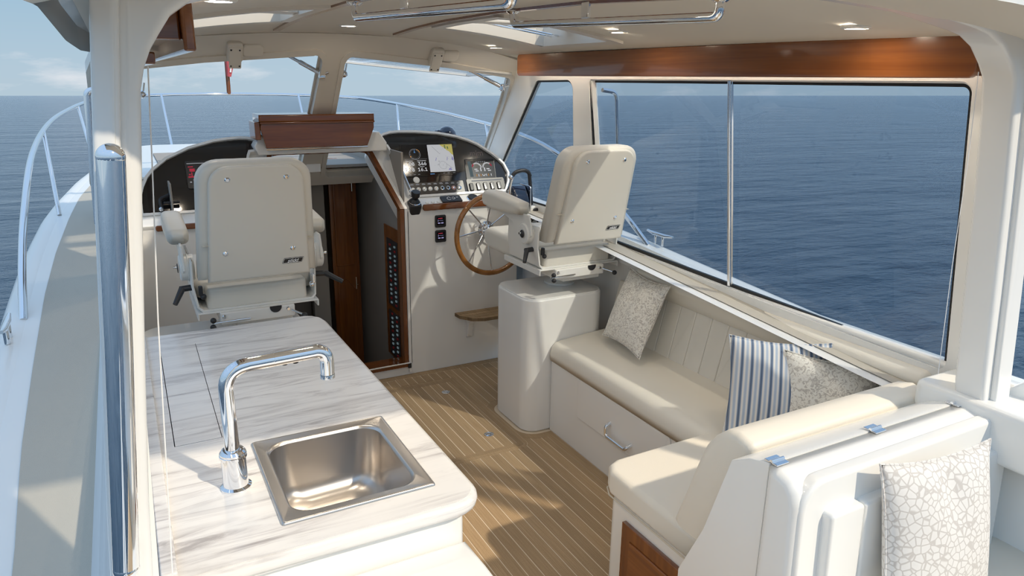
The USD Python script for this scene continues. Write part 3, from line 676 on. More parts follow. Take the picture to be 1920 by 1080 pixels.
on_dash(pl, 'needle', Polygon([(1.63, .285), (1.642, .285), (1.636, .308)]), .0044, .005, SCR_BLU)
on_dash(pl, 'marker', Polygon([(1.60, .255), (1.612, .262), (1.604, .268)]).union(arc(1.636, .277, .036, .004, 20, 60, 8)), .0044, .005, SCR_ORG)
on(pl, 'heading_line', extr(sbox(1.56, .243, 1.712, .2442), .0038, .0042), SCR_GRY)
for s_, u, vv_, h in (('6.08', 1.588, .212, .022), ('346', 1.672, .212, .022), ('9.78', 1.582, .173, .022), ('16.1', 1.668, .173, .022)):
    on(pl, 'reading', mv(text(s_, h, .0006, u, vv_, True), (0, 0, .0038)), SCR_TXT)
for s_, u, vv_ in (('GPS SPEED', 1.588, .232), ('GPS HEADING', 1.672, .232), ('TRUE WIND', 1.582, .192), ('DEPTH', 1.668, .192)):
    on(pl, 'caption', mv(text(s_, .0065, .0005, u, vv_), (0, 0, .0038)), SCR_TXT)
for u in (1.57, 1.60, 1.63, 1.80, 1.83, 1.87): on(pl, 'menu_mark', extr(sbox(u, .139, u + .014, .142), .0038, .0042), SCR_GRY)
on(pl, 'menu_highlight', extr(sbox(1.712, .136, 1.742, .1425), .0038, .0042), SCR_BLU)
QE = [(1.960, .086), (2.164, .086), (2.178, .223), (1.974, .223)]
en = on_dash(helm, 'engine_display', Polygon(QE).buffer(.005, join_style=2), -.002, .003, BLACKM, label='smaller black engine display with white twin gauges')
on_dash(en, 'screen', Polygon(QE), .003, .0038, SCR_BLACK)
on_dash(en, 'side_menu', sbox(1.985, .105, 2.008, .212), .0038, .0043, SCR_TEAL)
for cxx, a0, a1 in ((2.044, 10, 120), (2.122, 60, 170)):
    on_dash(en, 'gauge_scale', arc(cxx, .165, .032, .010, a0, a1, 24).difference(unary_union([LineString([(cxx, .165), (cxx + .06 * math.cos(math.radians(a)), .165 + .06 * math.sin(math.radians(a)))]).buffer(.0014) for a in range(a0 + 8, a1, 16)])), .0038, .0043, SCR_TXT)
on_dash(en, 'gauge_redline', arc(2.044, .165, .032, .008, 128, 160, 8).union(arc(2.122, .165, .032, .008, 20, 52, 8)), .0038, .0043, SCR_RED)
for b in ((2.024, .152, 2.046, .159), (2.03, .140, 2.052, .147), (2.112, .152, 2.134, .159), (2.12, .140, 2.142, .147), (2.066, .140, 2.074, .165), (2.094, .140, 2.102, .165)):
    on_dash(en, 'reading_bar', sbox(*b), .0038, .0043, SCR_TXT)
for k, u in enumerate((2.03, 2.045, 2.06, 2.10, 2.115, 2.135)): on_dash(en, 'tank_bar', sbox(u, .105, u + .005, .121), .0038, .0043, SCR_TXT if k % 2 else SCR_ORG)
on_dash(en, 'tank_gauge', arc(2.084, .118, .009, .005, 180, 360, 14), .0038, .0043, SCR_TXT)
for u in (2.045, 2.06, 2.075, 2.09, 2.105): on_dash(en, 'top_mark', sbox(u, .203, u + .009, .209), .0038, .0043, SCR_GRY)
on_dash(en, 'status_dot', Point(1.992, .094).buffer(.003), .0038, .0043, SCR_TXT)
obj('dash_logo', dash(mv(text('mjm', .036, .0008, 2.066, .264), (0, 0, -.002))), plain('logo_grey', (.20, .15, .14), .4), helm, smooth=False, label='grey mjm logo letters')
sw = [(1.576, .042), (1.613, .042), (1.653, .042), (1.692, .042), (1.732, .041), (1.772, .041), (1.812, .040), (1.851, .039), (1.891, .038)]
PLATE = plain('switch_plate', (.035, .030, .026), .3)
pn = on_dash(helm, 'switch_panel', Polygon(rrect(.385, .082, .008, 4, 1.734, .045)).intersection(Polygon(ST)), -.002, .001, PLATE, label='black panel with a row of nine round push switches')
pinkm = plain('switch_pink', (.55, .30, .27), .35)
for k, (u, vv_) in enumerate(sw):
    obj('push_switch', dash(mv(lathe([(0, .006), (.007, .006), (.0075, .009), (.0135, .007), (.015, .001)], 22), (u, vv_, 0))), pinkm if k == 7 else CHAIRW if k < 5 else CHROME2, pn)
    obj('switch_centre', dash(mv(lathe([(0, .0095), (.0065, .0085), (.007, .006)], 16), (u, vv_, 0))), BLACKM if k in (5, 6) else CHROME2, pn)
    on_dash(pn, 'switch_caption', sbox(u - .012, vv_ + .030, u + .012, vv_ + .0335).union(sbox(u - .009, vv_ + .0355, u + .008, vv_ + .038)), .001, .0015, SCR_GRY)
obj('reset_cap', dash(mv(lathe([(0, .004), (.02, .003), (.022, 0)], 22), (1.613, .106, 0))), CHAIRW, pn)
rp_ = on_dash(helm, 'rocker_panel', Polygon(rrect(.272, .09, .012, 4, 2.085, .046)).intersection(Polygon(ST).buffer(-.004)), -.002, .004, PLATE, label='dark panel of five tall rocker switches')
RKM = plain('rocker_grey', (.10, .095, .09), .22)
for k in range(5): obj('rocker', dash(mv(bev(rrect(.026, .052, .006, 4), .003, .014, .004), (1.975 + .050 * k, .034, 0))), BLACKM if k == 0 else RKM, rp_)
on_dash(rp_, 'label_strip', sbox(1.985, .072, 2.205, .079), .004, .0046, SCR_GRY)
# shelf: joystick, buttons, trim pad, wood strip
SHN = np.array([0, -.435, .90]); SHN /= np.linalg.norm(SHN); SHV = np.array([0, .90, .435]); SHV /= np.linalg.norm(SHV)
shelf_at = lambda m, u, t_: frame_map(m, np.array([u, YB + .089 * t_, 1.0925 + .043 * t_]), DU, SHV, SHN)
jy = obj('joystick', shelf_at(bev(rrect(.078, .075, .02, 5), -.05, .018, .006), 1.545, .15), BLACKM, helm, label='black docking joystick')
obj('collar', shelf_at(lathe([(0, .018), (.036, .018), (.034, .026), (.022, .040), (.019, .044), (0, .044)], 26), 1.545, .2), BLACKM, jy)
obj('trim_ring', shelf_at(lathe([(.0345, .020), (.038, .021), (.0345, .024)], 26), 1.545, .2), CHROME2, jy)
obj('grip', shelf_at(lathe([(0, .044), (.017, .044), (.020, .056), (.026, .064), (.027, .090), (.024, .096), (0, .097)], 26), 1.545, .2), BLACKM, jy)
tp = obj('trim_pad', shelf_at(bev(rrect(.135, .062, .006, 4), 0, .012, .003), 1.800, .42), BLACKM, helm)
obj('marks', shelf_at(extr(unary_union([arc(-.015, .002, .013, .002, 30, 330), arc(.015, .002, .010, .002, 200, 500), sbox(.035, .008, .05, .011)]), .012, .0125), 1.800, .42), SCR_TXT, tp, smooth=False)
tp2 = obj('control_cap', shelf_at(lathe([(0, .014), (.03, .012), (.036, .004), (.036, 0)], 26), 1.955, .45), BLACKM, helm)
obj('rim', shelf_at(lathe([(.036, 0), (.042, .001), (.036, .004)], 26), 1.955, .45), CHROME2, tp2)
for k, u in enumerate((1.635, 1.672, 1.710, 1.748)):
    obj('snap_button', shelf_at(lathe([(0, .004), (.009, .004), (.012, 0)], 20), u, .30), CHAIRW, helm)
obj('shelf_trim', along_y(rrect(.52, .040, .010, 4, 1.855, 1.083), YB - .016, YB + .004, .005), MAHX, helm)
obj('shelf_trim', along_y(rrect(.43, .030, .010, 4, .325, 1.079), YB - .016, YB + .004, .005), MAHX, port)
for zc, lab in ((.990, 'upper of two square black gauges on the white bulkhead'), (.895, 'lower of two square black gauges on the white bulkhead')):
    g_ = thing('square_gauge', lab, 'gauge')
    obj('case', along_y(rrect(.074, .078, .010, 4, 1.708, zc), YB - .010, YB, .004), BLACKM, g_)
    obj('screen', along_y(rrect(.052, .050, .003, 3, 1.708, zc + .002), YB - .0112, YB - .010, .0004), SCR_BLACK, g_)
    obj('readout', [mv(frame_map(extr(sbox(a, b, c, d), 0, .0006), np.array([1.708, YB - .0114, zc]), DU, np.array([0, 0, 1.0]), np.array([0, -1.0, 0])), (0, 0, 0)) for a, b, c, d in ((-.020, -.015, -.004, -.006), (.002, -.015, .018, -.006), (-.02, .004, .016, .006), (-.02, .012, -.017, -.003))], SCR_LAV, g_, smooth=False)
    obj('warning_bar', frame_map(extr(sbox(-.018, .016, .012, .021), 0, .0006), np.array([1.708, YB - .0114, zc]), DU, np.array([0, 0, 1.0]), np.array([0, -1.0, 0])), SCR_RED, g_, smooth=False)
# radio on the left dash
rd = on_dash(port, 'radio', Polygon(rrect(.15, .16, .008, 4, .375, .208)), -.002, .008, BLACKM, label='small radio display with red figures')
on_dash(rd, 'figures', unary_union([sbox(.318, .225, .345, .243), sbox(.312, .250, .338, .256), sbox(.325, .200, .330, .222), sbox(.312, .205, .322, .212), sbox(.308, .190, .36, .199)]), .008, .0086, SCR_RED)
for q in ((.308, .270, .40, .275), (.330, .172, .338, .180), (.35, .168, .365, .176), (.312, .160, .322, .168)): on_dash(rd, 'menu_mark', sbox(*q), .008, .0086, SCR_GRY)
# dark bracket seen through the dash cover on the left
br = obj('bracket', tube(fillet([(.155, 4.20, 1.150), (.150, 4.22, 1.215), (.205, 4.24, 1.235)], .02), [.010] * 9, 10), BLACKM, port)
obj('bar', rbox(.165, .245, 4.205, 4.225, 1.190, 1.202, .003), BLACKM, br)
obj('knob', ball((.150, 4.19, 1.168), .012), CHROME2, br)
# grab handle on the right cheek
gh = obj('grab_handle', tube(fillet([(1.508, 4.435, 1.395), (1.505, 4.405, 1.425), (1.535, 4.16, 1.175), (1.548, 4.19, 1.150)], .025, 6), .0095, 14), CHROME, helm)
obj('foot', ball((1.508, 4.437, 1.397), .016), CHROME2, gh); obj('foot', ball((1.548, 4.192, 1.150), .016), CHROME2, gh)
# compass
cm = thing('compass', 'dark domed compass on top of the helm dash', 'compass')
obj('base', lathe([(0, 0), (.075, 0), (.078, .02), (.070, .045), (0, .045)], 32, (1.965, 4.60, 1.405)), BLACKM, cm)
obj('dome', lathe([(.062, 0), (.066, .02), (.060, .055), (.040, .080), (.018, .090), (0, .092)], 32, (1.965, 4.60, 1.445)), NAVY, cm)
obj('side_lug', rbox(1.885, 1.91, 4.57, 4.63, 1.46, 1.515, .01), NAVY, cm)
# foot rest
ft = thing('foot_rest', 'slatted teak foot rest on white brackets under the steering wheel', 'foot rest')
fo = Polygon([(1.80, YB), (1.805, 4.06), (1.86, 3.975), (1.93, 3.945), (2.22, 3.945), (2.22, YB)])
for k in range(4):
    c = fo.intersection(sbox(1.7, 3.94 + k * .047 + .0025, 2.3, 3.94 + (k + 1) * .047 - .0025))
    obj('slat', extr(c, .352, .372), TEAKS[k % 3], ft, smooth=False)
obj('edge_band', extr(fo.difference(fo.buffer(-.010)), .350, .371), TEAKS[0], ft, smooth=False)
for x in (1.90, 2.15): obj('bracket', along_x([(YB, .35), (YB - .13, .35), (YB - .11, .335), (YB - .05, .30), (YB - .028, .24), (YB - .026, .20), (YB, .19)], x - .02, x + .02, .006), GEL, ft)

# ------------------------------------------------------------------ steering wheel and throttle
whl = thing('steering_wheel', 'varnished wooden rimmed steering wheel with slim steel spokes', 'steering wheel')
WC = np.array([1.988, 3.955, .915])
obj('rim', tube([WC + [.243 * math.cos(a), .0, .250 * math.sin(a)] for a in np.linspace(0, 2 * math.pi, 65)[:-1]], .0165, 16, closed=True), wood('wheel_wood', (.20, .075, .014), (.40, .17, .04), (18, 18, 18), rough=.12), whl)
HC = WC + [.004, .10, .01]
for k in range(8):
    a = math.radians(90 + 45 * k)
    obj('spoke', cyl(HC + [.03 * math.cos(a), -.01, .03 * math.sin(a)], WC + [.236 * math.cos(a), 0, .243 * math.sin(a)], .0045, 10), CHROME2, whl)
hub = frame_map(lathe([(0, .050), (.014, .050), (.022, .044), (.024, .034), (.036, .030), (.040, .018), (.040, .006), (.056, .002), (.058, -.050), (0, -.07)], 36), HC, DU, np.array([0, 0, 1.0]), np.array([0, -1.0, 0]))
obj('hub', hub, CHROME, whl)
th = thing('throttle', 'black and chrome engine throttle with a hooped handle beside the helm', 'throttle')
obj('body', along_x([(3.98, 1.07), (4.08, 1.07), (4.08, 1.12), (4.06, 1.17), (4.02, 1.205), (3.97, 1.20), (3.93, 1.15), (3.90, 1.08)], 2.13, 2.235, .018), NAVY, th)
obj('lever', tube(spline([(2.128, 3.99, 1.10), (2.126, 3.98, 1.20), (2.134, 3.96, 1.272)], 5), .0095, 12), CHROME, th)
obj('lever', tube(spline([(2.268, 3.96, 1.08), (2.258, 3.96, 1.20), (2.244, 3.95, 1.272)], 5), .0115, 12), BLACKM, th)
obj('grip', tube(spline([(2.126, 3.96, 1.268), (2.150, 3.955, 1.292), (2.20, 3.952, 1.302), (2.235, 3.952, 1.290), (2.252, 3.955, 1.262)], 6), .0125, 14), BLACKM, th)
obj('knob', ball((2.118, 3.96, 1.263), .016), CHROME2, th)
obj('side_plate', along_x(rrect(.16, .17, .02, 4, 4.0, 1.12), 2.236, 2.246, .004), CHROME2, th)
ig = thing('control_box', 'white control box with square black cap right of the steering wheel', 'control box')
obj('body', rbox(2.225, 2.33, 3.93, 4.12, .86, 1.075, .012), GEL, ig)
obj('square_cap', along_y(rrect(.066, .062, .014, 5, 2.295, 1.032), 3.912, 3.93, .006), BLACKM, ig)
obj('round_gauge', along_y(rrect(.05, .05, .0249, 8, 2.27, .965), 3.918, 3.93, .004), CHROME2, ig)
obj('gauge_ring', frame_map(lathe([(.026, 0), (.030, .006), (.026, .010)], 28), np.array([2.27, 3.922, .965]), DU, np.array([0, 0, 1.0]), np.array([0, -1.0, 0])), BLACKM, ig)
obj('wood_lever', rot(rbox(2.225, 2.240, 3.91, 3.925, .955, 1.01, .004), .4, [0, 1, 0], (2.23, 3.92, .98)), MAHZ, ig)

# ------------------------------------------------------------------ seat pedestals
def pedestal(x0, x1, label):
    t = thing('seat_pedestal', label, 'seat base')
    obj('body', bev(rrect(x1 - x0, .40, .085, 7, (x0 + x1) / 2, 3.26), 0.0, .752, .012, 3), GEL, t)
    obj('top', bev(rrect(x1 - x0 - .012, .388, .08, 7, (x0 + x1) / 2, 3.26), .748, .757, .004, 2), GEL, t)
    return t
pedestal(1.745, 2.235, 'glossy white rounded pedestal under the right helm chair')
pedestal(-.02, .66, 'white pedestal under the left helm chair, behind the marble counter')

# ------------------------------------------------------------------ helm chairs
def rot_lean(m, z0, y0, lean):
    v = m.vertices.copy(); v[:, 1] += -(v[:, 2] - z0) * lean + y0; m = m.copy(); m.vertices = v; return m
def helm_chair(label, loc, arms=(-1, 1)):
    t = thing('helm_chair', label, 'helm chair', loc, group='pair of cream helm chairs')
    ZB = .757          # height of the pedestal top; local z counts from it
    Z = lambda z: z - ZB
    # swivel column and slider
    obj('column', lathe([(0, .001), (.085, .001), (.085, .012), (.052, .022), (.050, .075), (.12, .085), (.12, .10), (0, .10)], 36, (.03, .04, 0)), CHAIRW, t)
    obj('slider', rbox(-.165, .135, -.235, .16, Z(.862), Z(.914), .006), CHAIRW, t)
    obj('slider_base', rbox(-.10, .13, -.20, .14, Z(.835), Z(.868), .005), CHAIRW, t)
    obj('port_hole', frame_map(extr(Point(0, 0).buffer(.024).intersection(sbox(-.03, -.03, .03, .004)), 0, .002), np.array([.055, -.236, Z(.913)]), DU, np.array([0, 0, 1.0]), np.array([0, -1.0, 0])), BLACKM, t, smooth=False)
    for x in (-.150, .107): obj('bolt', frame_map(lathe([(0, .004), (.006, .004), (.009, 0)], 14), np.array([x, -.236, Z(.897)]), DU, np.array([0, 0, 1.0]), np.array([0, -1.0, 0])), CHROME2, t)
    pr_ = obj('adjuster_rod', cyl((-.20, -.255, Z(.882)), (-.05, -.24, Z(.880)), .0035, 10), CHROME2, t)
    obj('adjuster_knob', ball((-.196, -.265, Z(.897)), .012), BLACKM, t)
    obj('adjuster_knob', ball((-.200, -.275, Z(.872)), .012), BLACKM, t)
    obj('lock_knob', join(cyl((.12, -.24, Z(.892)), (.158, -.29, Z(.880)), .004, 10)), CHROME2, t)
    obj('adjuster_knob', ball((.160, -.294, Z(.878)), .0125), BLACKM, t)
    # U bracket: two cheeks and a bottom plate with turned-down lips
    plate = [(-.253, Z(1.135)), (-.258, Z(1.03)), (-.245, Z(.935)), (-.226, Z(.916)), (.222, Z(.916)), (.236, Z(.935)), (.240, Z(1.05)), (.232, Z(1.05)), (.228, Z(.94)), (.215, Z(.925)), (-.220, Z(.925)), (-.236, Z(.94)), (-.248, Z(1.03)), (-.244, Z(1.135))]
    obj('bracket', along_y(plate, -.20, .12, .003), CHAIRW, t)
    obj('bottom_plate', rbox(-.248, .242, -.212, .18, Z(.909), Z(.917), .003), CHAIRW, t)
    for x in (-.248, .236): obj('lip', rbox(x, x + .007, -.212, .18, Z(.885), Z(.914), .003), CHAIRW, t)
    # seat cushion and its box
    obj('seat_box', rbox(-.205, .200, -.19, .20, Z(.918), Z(1.010), .012), CHAIRV, t)
    prof = [(-.12, Z(.955)), (.20, Z(.905)), (.38, Z(.905)), (.44, Z(.925)), (.462, Z(.965)), (.45, Z(1.005)), (.40, Z(1.028)), (.1, Z(1.03)), (-.12, Z(1.02))]
    obj('seat_cushion', along_x(prof, -.245, .245, .03, 4), CHAIRV, t)
    # back: moulded outer shell, cushion in front of it; it leans aft towards the top
    W = lambda w0, w1, z0, z1, r, rt: [(-w0 / 2, z0), (w0 / 2, z0)] + [(w1 / 2 - rt + rt * math.cos(a), z1 - rt + rt * math.sin(a)) for a in np.linspace(0, math.pi / 2, 8)] + [(-w1 / 2 + rt - rt * math.sin(a), z1 - rt + rt * math.cos(a)) for a in np.linspace(0, math.pi / 2, 8)]
    lean, BZ = .275, Z(1.33)
    yr = lambda z: -.360 - (z - BZ) * lean
    def back(o, y0, y1, r): return rot_lean(along_y(o, y0, y1, r, 4), BZ, 0, lean)
    obj('back_cushion', back(W(.465, .425, Z(1.062), Z(1.545), .05, .085), -.335, -.215, .030), CHAIRV, t)
    obj('back_shell', back(W(.400, .350, Z(1.058), Z(1.528), .04, .075), -.360, -.325, .012), CHAIRV, t)
    obj('shell_seam', back(W(.425, .392, Z(1.215), Z(1.219), .04, .0015), -.354, -.30, .001), VSEAM, t)
    LV = np.array([0, -lean, 1.0]) / math.hypot(1, lean); LW = np.cross(DU, LV)
    for x, z in ((-.107, 1.476), (.107, 1.477), (-.130, 1.178), (.128, 1.177)):
        obj('screw', frame_map(lathe([(0, .005), (.006, .0045), (.010, .001), (.012, -.001)], 18), np.array([x, yr(Z(z)), Z(z)]), DU, LV, LW), CHROME2, t)
    LO = np.array([.128, yr(Z(1.124)) - .0003, Z(1.124)])
    slant = lambda m: (lambda q: (q.vertices.__setitem__((slice(None), 0), q.vertices[:, 0] + .35 * q.vertices[:, 1]), q)[1])(as_tm(m).copy())
    lg = obj('logo_plate', frame_map(slant(bev(rrect(.080, .025, .004, 4), 0, .0012, .0005)), LO, DU, LV, LW), BLACKM, t, label='black slanted logo plate')
    obj('logo_edge', frame_map(slant(ring(rrect(.077, .0215, .003, 4), rrect(.074, .0185, .002, 4), .0012, .0016)), LO, DU, LV, LW), CHAIRW, lg, smooth=False)
    obj('logo_letters', frame_map(slant(text('stidd', .0135, .0006, 0, 0, True)).apply_translation((0, -.001, .0012)), LO, DU, LV, LW), WHITEM, lg, smooth=False)
    # arms: pivot hub, bracket, pad
    for sd in arms:
        hubp = lambda a, b, r0: frame_map(lathe([(0, 0), (r0, 0), (r0 + .002, .004), (r0 + .002, b - a - .004), (r0 - .004, b - a), (0, b - a)], 30), np.array([sd * a, -.105, Z(1.090)]), np.array([0, 1.0, 0]), np.array([0, 0, sd * 1.0]), np.array([sd * 1.0, 0, 0]))
        hb_ = obj('arm_hub', hubp(.235, .290, .052), CHAIRW, t)
        obj('hub_disc', hubp(.255, .263, .056), CHAIRW, hb_)
        obj('hub_cap', frame_map(lathe([(0, .004), (.018, .003), (.021, 0)], 22), np.array([sd * .295, -.105, Z(1.090)]), np.array([0, 1.0, 0]), np.array([0, 0, sd * 1.0]), np.array([sd * 1.0, 0, 0])), BLACKM, hb_)
        obj('hub_bolt', cyl((sd * .295, -.105, Z(1.094)), (sd * .312, -.105, Z(1.094)), .006, 12), CHROME2, hb_)
        arm = [(-.12, Z(1.04)), (-.07, Z(1.05)), (.02, Z(1.13)), (.20, Z(1.17)), (.20, Z(1.19)), (-.15, Z(1.19)), (-.165, Z(1.15)), (-.17, Z(1.09))]
        obj('arm_bracket', along_x(arm, sd * .272 if sd > 0 else -.282, .282 if sd > 0 else -.272, .003, 2), CHAIRW, t)
        xc = sd * .280
        padp = [(-.09, Z(1.185)), (.20, Z(1.165)), (.305, Z(1.176)), (.325, Z(1.20)), (.322, Z(1.235)), (.295, Z(1.262)), (.20, Z(1.268)), (-.09, Z(1.248))]
        obj('arm_pad', along_x(padp, xc - .042, xc + .042, .024, 4), CHAIRV, t)
        # black clamp levers under the hubs
        lx = sd * .245
        lv = obj('clamp_lever', cyl((lx, -.15, Z(1.015)), (lx + sd * .055, -.15, Z(1.012)), .0125, 14), BLACKM, t)
        tip = (lx + sd * .080, -.19, Z(.962)) if sd < 0 else (lx + sd * .115, -.18, Z(.972))
        obj('lever_grip', tube([(lx + sd * .045, -.15, Z(1.014)), tip], [.0135, .0095], 12), BLACKM, lv)
        obj('side_clip', join(ball((sd * .218, -.205, Z(.985)), .012), rbox(sd * .226 - .008, sd * .226 + .008, -.213, -.19, Z(.99), Z(1.03), .004)), CHROME2 if sd > 0 else BLACKM, t)
    return t
ch1 = helm_chair('cream helm chair on the white pedestal in front of the steering wheel', (2.05, 3.26, .757), (-1,))
ch2 = helm_chair('cream helm chair behind the marble counter, by the companionway', (.442, 3.26, .757))

# ------------------------------------------------------------------ galley counter, sink, faucet
CT = Polygon([(-.03, 1.285), (.555, 1.285)] + [(.555 + .062 * math.sin(a), 1.347 - .062 * math.cos(a)) for a in np.linspace(0.1, math.pi / 2, 7)] + [(.607, 2.655), (.600, 2.695), (.580, 2.722), (.555, 2.735), (-.03, 2.735)])
SK = (.200, .545, 1.367, 1.760)
LID = Polygon([(.030, 1.833), (.140, 1.833), (.146, 2.595), (.036, 2.595)])
sink_hole = sbox(SK[0] + .010, SK[2] + .010, SK[1] - .010, SK[3] - .010)
gal = thing('galley_counter', 'long white marble galley counter with grey veins holding a steel sink', 'counter')
top_poly = CT.difference(sink_hole).difference(LID.buffer(.002))
def slab(poly, z0, z1, r=.006):
    m = extr(poly, z0, z1 - r); o = [m]
    # rounded outer top edge: two stepped rims
    for k in range(1, 5):
        a0, a1 = math.pi / 2 * (k - 1) / 4, math.pi / 2 * k / 4
        o.append(extr(poly.buffer(-r * (1 - math.cos(a1))), z1 - r + r * math.sin(a0), z1 - r + r * math.sin(a1)))
    return join(*o)
obj('worktop', extr(top_poly, .910, .950), MARBLE, gal, smooth=False)
obj('edge_moulding', tube([(p[0], p[1], .930) for p in np.array(CT.buffer(-.004).exterior.coords)[:-1][::1]], .0195, 12, closed=True), MARBLE, gal)
obj('stove_lid', extr(LID, .930, .9505), MARBLE, gal, smooth=False)
obj('upstand', rbox(-.032, -.002, 1.29, 2.735, .940, .962, .004), MARBLE, gal)
CBP = Polygon(rrect(.618, 1.418, .018, 4, .279, 2.011))
obj('cabinet', [extr(CBP.difference(CBP.buffer(-.015)), 0, .911)], GELW, gal)
st_ = thing('step_cabinet', 'low white rounded cabinet standing aft of the galley counter', 'cabinet')
obj('body', bev([(-.03, .62), (.50, .62), (.56, .70), (.592, 1.15), (.592, 1.20), (.588, 1.298), (-.03, 1.298)], 0, .842, .02, 4), GELW, st_)
obj('lower_step', bev(rrect(.70, .34, .05, 6, .30, .98), 0, .70, .02, 4), GELW, st_)

snk = thing('sink', 'square stainless steel sink set into the marble counter', 'sink')
cxk, cyk, wk, hk = (SK[0] + SK[1]) / 2, (SK[2] + SK[3]) / 2, SK[1] - SK[0], SK[3] - SK[2]
def loops(rings):
    n = len(rings[0][0]); V = np.vstack([np.c_[p, np.full(n, z)] for p, z in rings]); F = []
    for i in range(len(rings) - 1):
        a = i * n + np.arange(n); b = i * n + (np.arange(n) + 1) % n
        F += [np.c_[a, b + n, b], np.c_[a, a + n, b + n]]
    return trimesh.Trimesh(V, np.vstack(F), process=False)
NN = 8
rr_ = lambda d, r: rrect(wk - 2 * d, hk - 2 * d, r, NN, cxk, cyk)
rim_ = loops([(rr_(0, .006), .9505), (rr_(.001, .006), .9545), (rr_(.004, .006), .9565), (rr_(.008, .008), .9555), (rr_(.026, .045), .9535), (rr_(.029, .05), .952), (rr_(.032, .052), .946)])
rim_.invert()
if rim_.face_normals[len(rim_.faces) // 2][2] < 0: pass
def fixz(m, up=True):
    z = m.face_normals[:, 2] * m.area_faces
    if (z.sum() < 0) == up: m.invert()
    return m
obj('rim', fixz(rim_), STEEL, snk, smooth=50)
bs = [(rr_(.032, .052), .946), (rr_(.034, .055), .90), (rr_(.040, .06), .83)]
for k in range(1, 7):
    a = math.pi / 2 * k / 6
    bs.append((rr_(.040 + .045 * (1 - math.cos(a)), .06), .83 - .045 * math.sin(a)))
bs.append((rr_(.15, .02), .784))
bas = fixz(loops(bs))
obj('basin', bas, STEEL, snk, smooth=60)
obj('basin_floor', extr(Polygon(rr_(.145, .02)), .780, .7845), STEEL, snk, smooth=False)
obj('drain', lathe([(0, .002), (.012, .001), (.022, .002), (.036, .006), (.040, .004), (.042, 0)], 32, (cxk + .03, cyk - .045, .784)), CHROME, snk)

fct = thing('faucet', 'tall chrome angled faucet beside the steel sink', 'faucet', (.139, 1.571, .950))
obj('base', lathe([(0, 0), (.034, 0), (.034, .004), (.0275, .008), (.0265, .075), (.028, .080), (.0285, .088), (.024, .094), (.018, .096), (0, .096)], 40), CHROME, fct)
obj('collar', lathe([(.0265, .074), (.0295, .076), (.0295, .082), (.0265, .084)], 40), CHROME, fct)
obj('spout', tube(fillet([(0, 0, .09), (0, 0, .288), (.222, 0, .296), (.222, 0, .236)], .055, 12), .0165, 24), CHROME, fct)
obj('spout_joint', cyl((.105, 0, .2915), (.107, 0, .2916), .0168, 24), CHROME2, fct)
for x in (.128, .152): obj('spray_button', lathe([(0, -.0005), (.006, -.001), (.008, .002)], 16, (x, 0, .276)), BLACKM, fct)
obj('aerator', lathe([(.0165, .235), (.0172, .232), (.0172, .226), (.012, .224), (0, .226)], 28, (.222, 0, 0)), CHROME2, fct)

# ------------------------------------------------------------------ settee
set_ = thing('settee', 'cream L-shaped settee with channelled back along the right side', 'sofa')
obj('base', [rbox(1.892, 2.26, 1.86, 3.058, 0, .412, .004), rbox(1.415, 2.26, 1.16, 1.865, 0, .412, .03, .045)], GEL, set_)
obj('drawer', rbox(1.884, 1.90, 2.10, 2.785, .195, .405, .006, .004), GEL, set_)
dk_ = obj('drawer_front', along_x(rounded(sbox(2.08, .195, 2.785, .415), .03).exterior.coords[:-1], 1.885, 1.895, .004), GEL, set_)
obj('handle', tube(fillet([(1.888, 2.500, .292), (1.860, 2.500, .280), (1.858, 2.495, .232), (1.858, 2.345, .232), (1.860, 2.335, .245), (1.888, 2.335, .255)], .02, 6), .0085, 14), CHROME2, dk_)
seatp = [(1.882, .412), (2.30, .412), (2.33, .550), (2.265, .540), (1.945, .516), (1.912, .508), (1.890, .488), (1.880, .45)]
obj('seat_cushion', along_y(seatp, 1.60, 3.056, .008), VINYL, set_)
Lp = Polygon([(1.40, 1.33), (2.24, 1.33), (2.24, 1.92), (1.47, 1.905), (1.425, 1.885), (1.402, 1.84)])
obj('seat_cushion', bev(np.array(Lp.exterior.coords)[:-1], .412, .513, .022, 4), VINYL, set_)
obj('seat_piping', tube([(x, y, .414) for x, y in np.array(Lp.buffer(.001).exterior.coords)], .003, 8), VSEAM, set_)
# channelled backrest: one panel per channel
XB0, ZB0, XB1, ZB1 = 2.258, .530, 2.322, .804
bt = np.array([XB1 - XB0, 0, ZB1 - ZB0]); bl = np.linalg.norm(bt); bt /= bl
bn = np.array([-bt[2], 0, bt[0]])
ycs = [2.545 - .1065 * k for k in range(-5, 11)]
shear = (2.487 * 1.016 - 2.653 * .965)
for k in range(len(ycs) - 1):
    ya, yb_ = ycs[k + 1], ycs[k]
    if yb_ > 3.05: yb_ = 3.05
    if yb_ - ya < .02: continue
    m = bev(rrect(yb_ - ya - .0015, bl, .004, 3, (ya + yb_) / 2, bl / 2), -.03, .012, .006, 3)
    obj('channel_panel', frame_map(m, np.array([XB0, 0, ZB0]), np.array([0, 1.0, 0]), bt, bn), VINYL, set_)
bol = [(2.302, .802), (2.285, .845), (2.262, .872), (2.254, .892), (2.262, .912), (2.285, .925), (2.305, .927), (2.335, .918), (2.335, .802)]
obj('back_bolster', along_y(bol, 1.30, 2.86, .02, 4), VINYL, set_)
obj('bolster_seam', cyl((2.306, 1.32, .803), (2.306, 3.0, .803), .003, 8), VSEAM, set_)
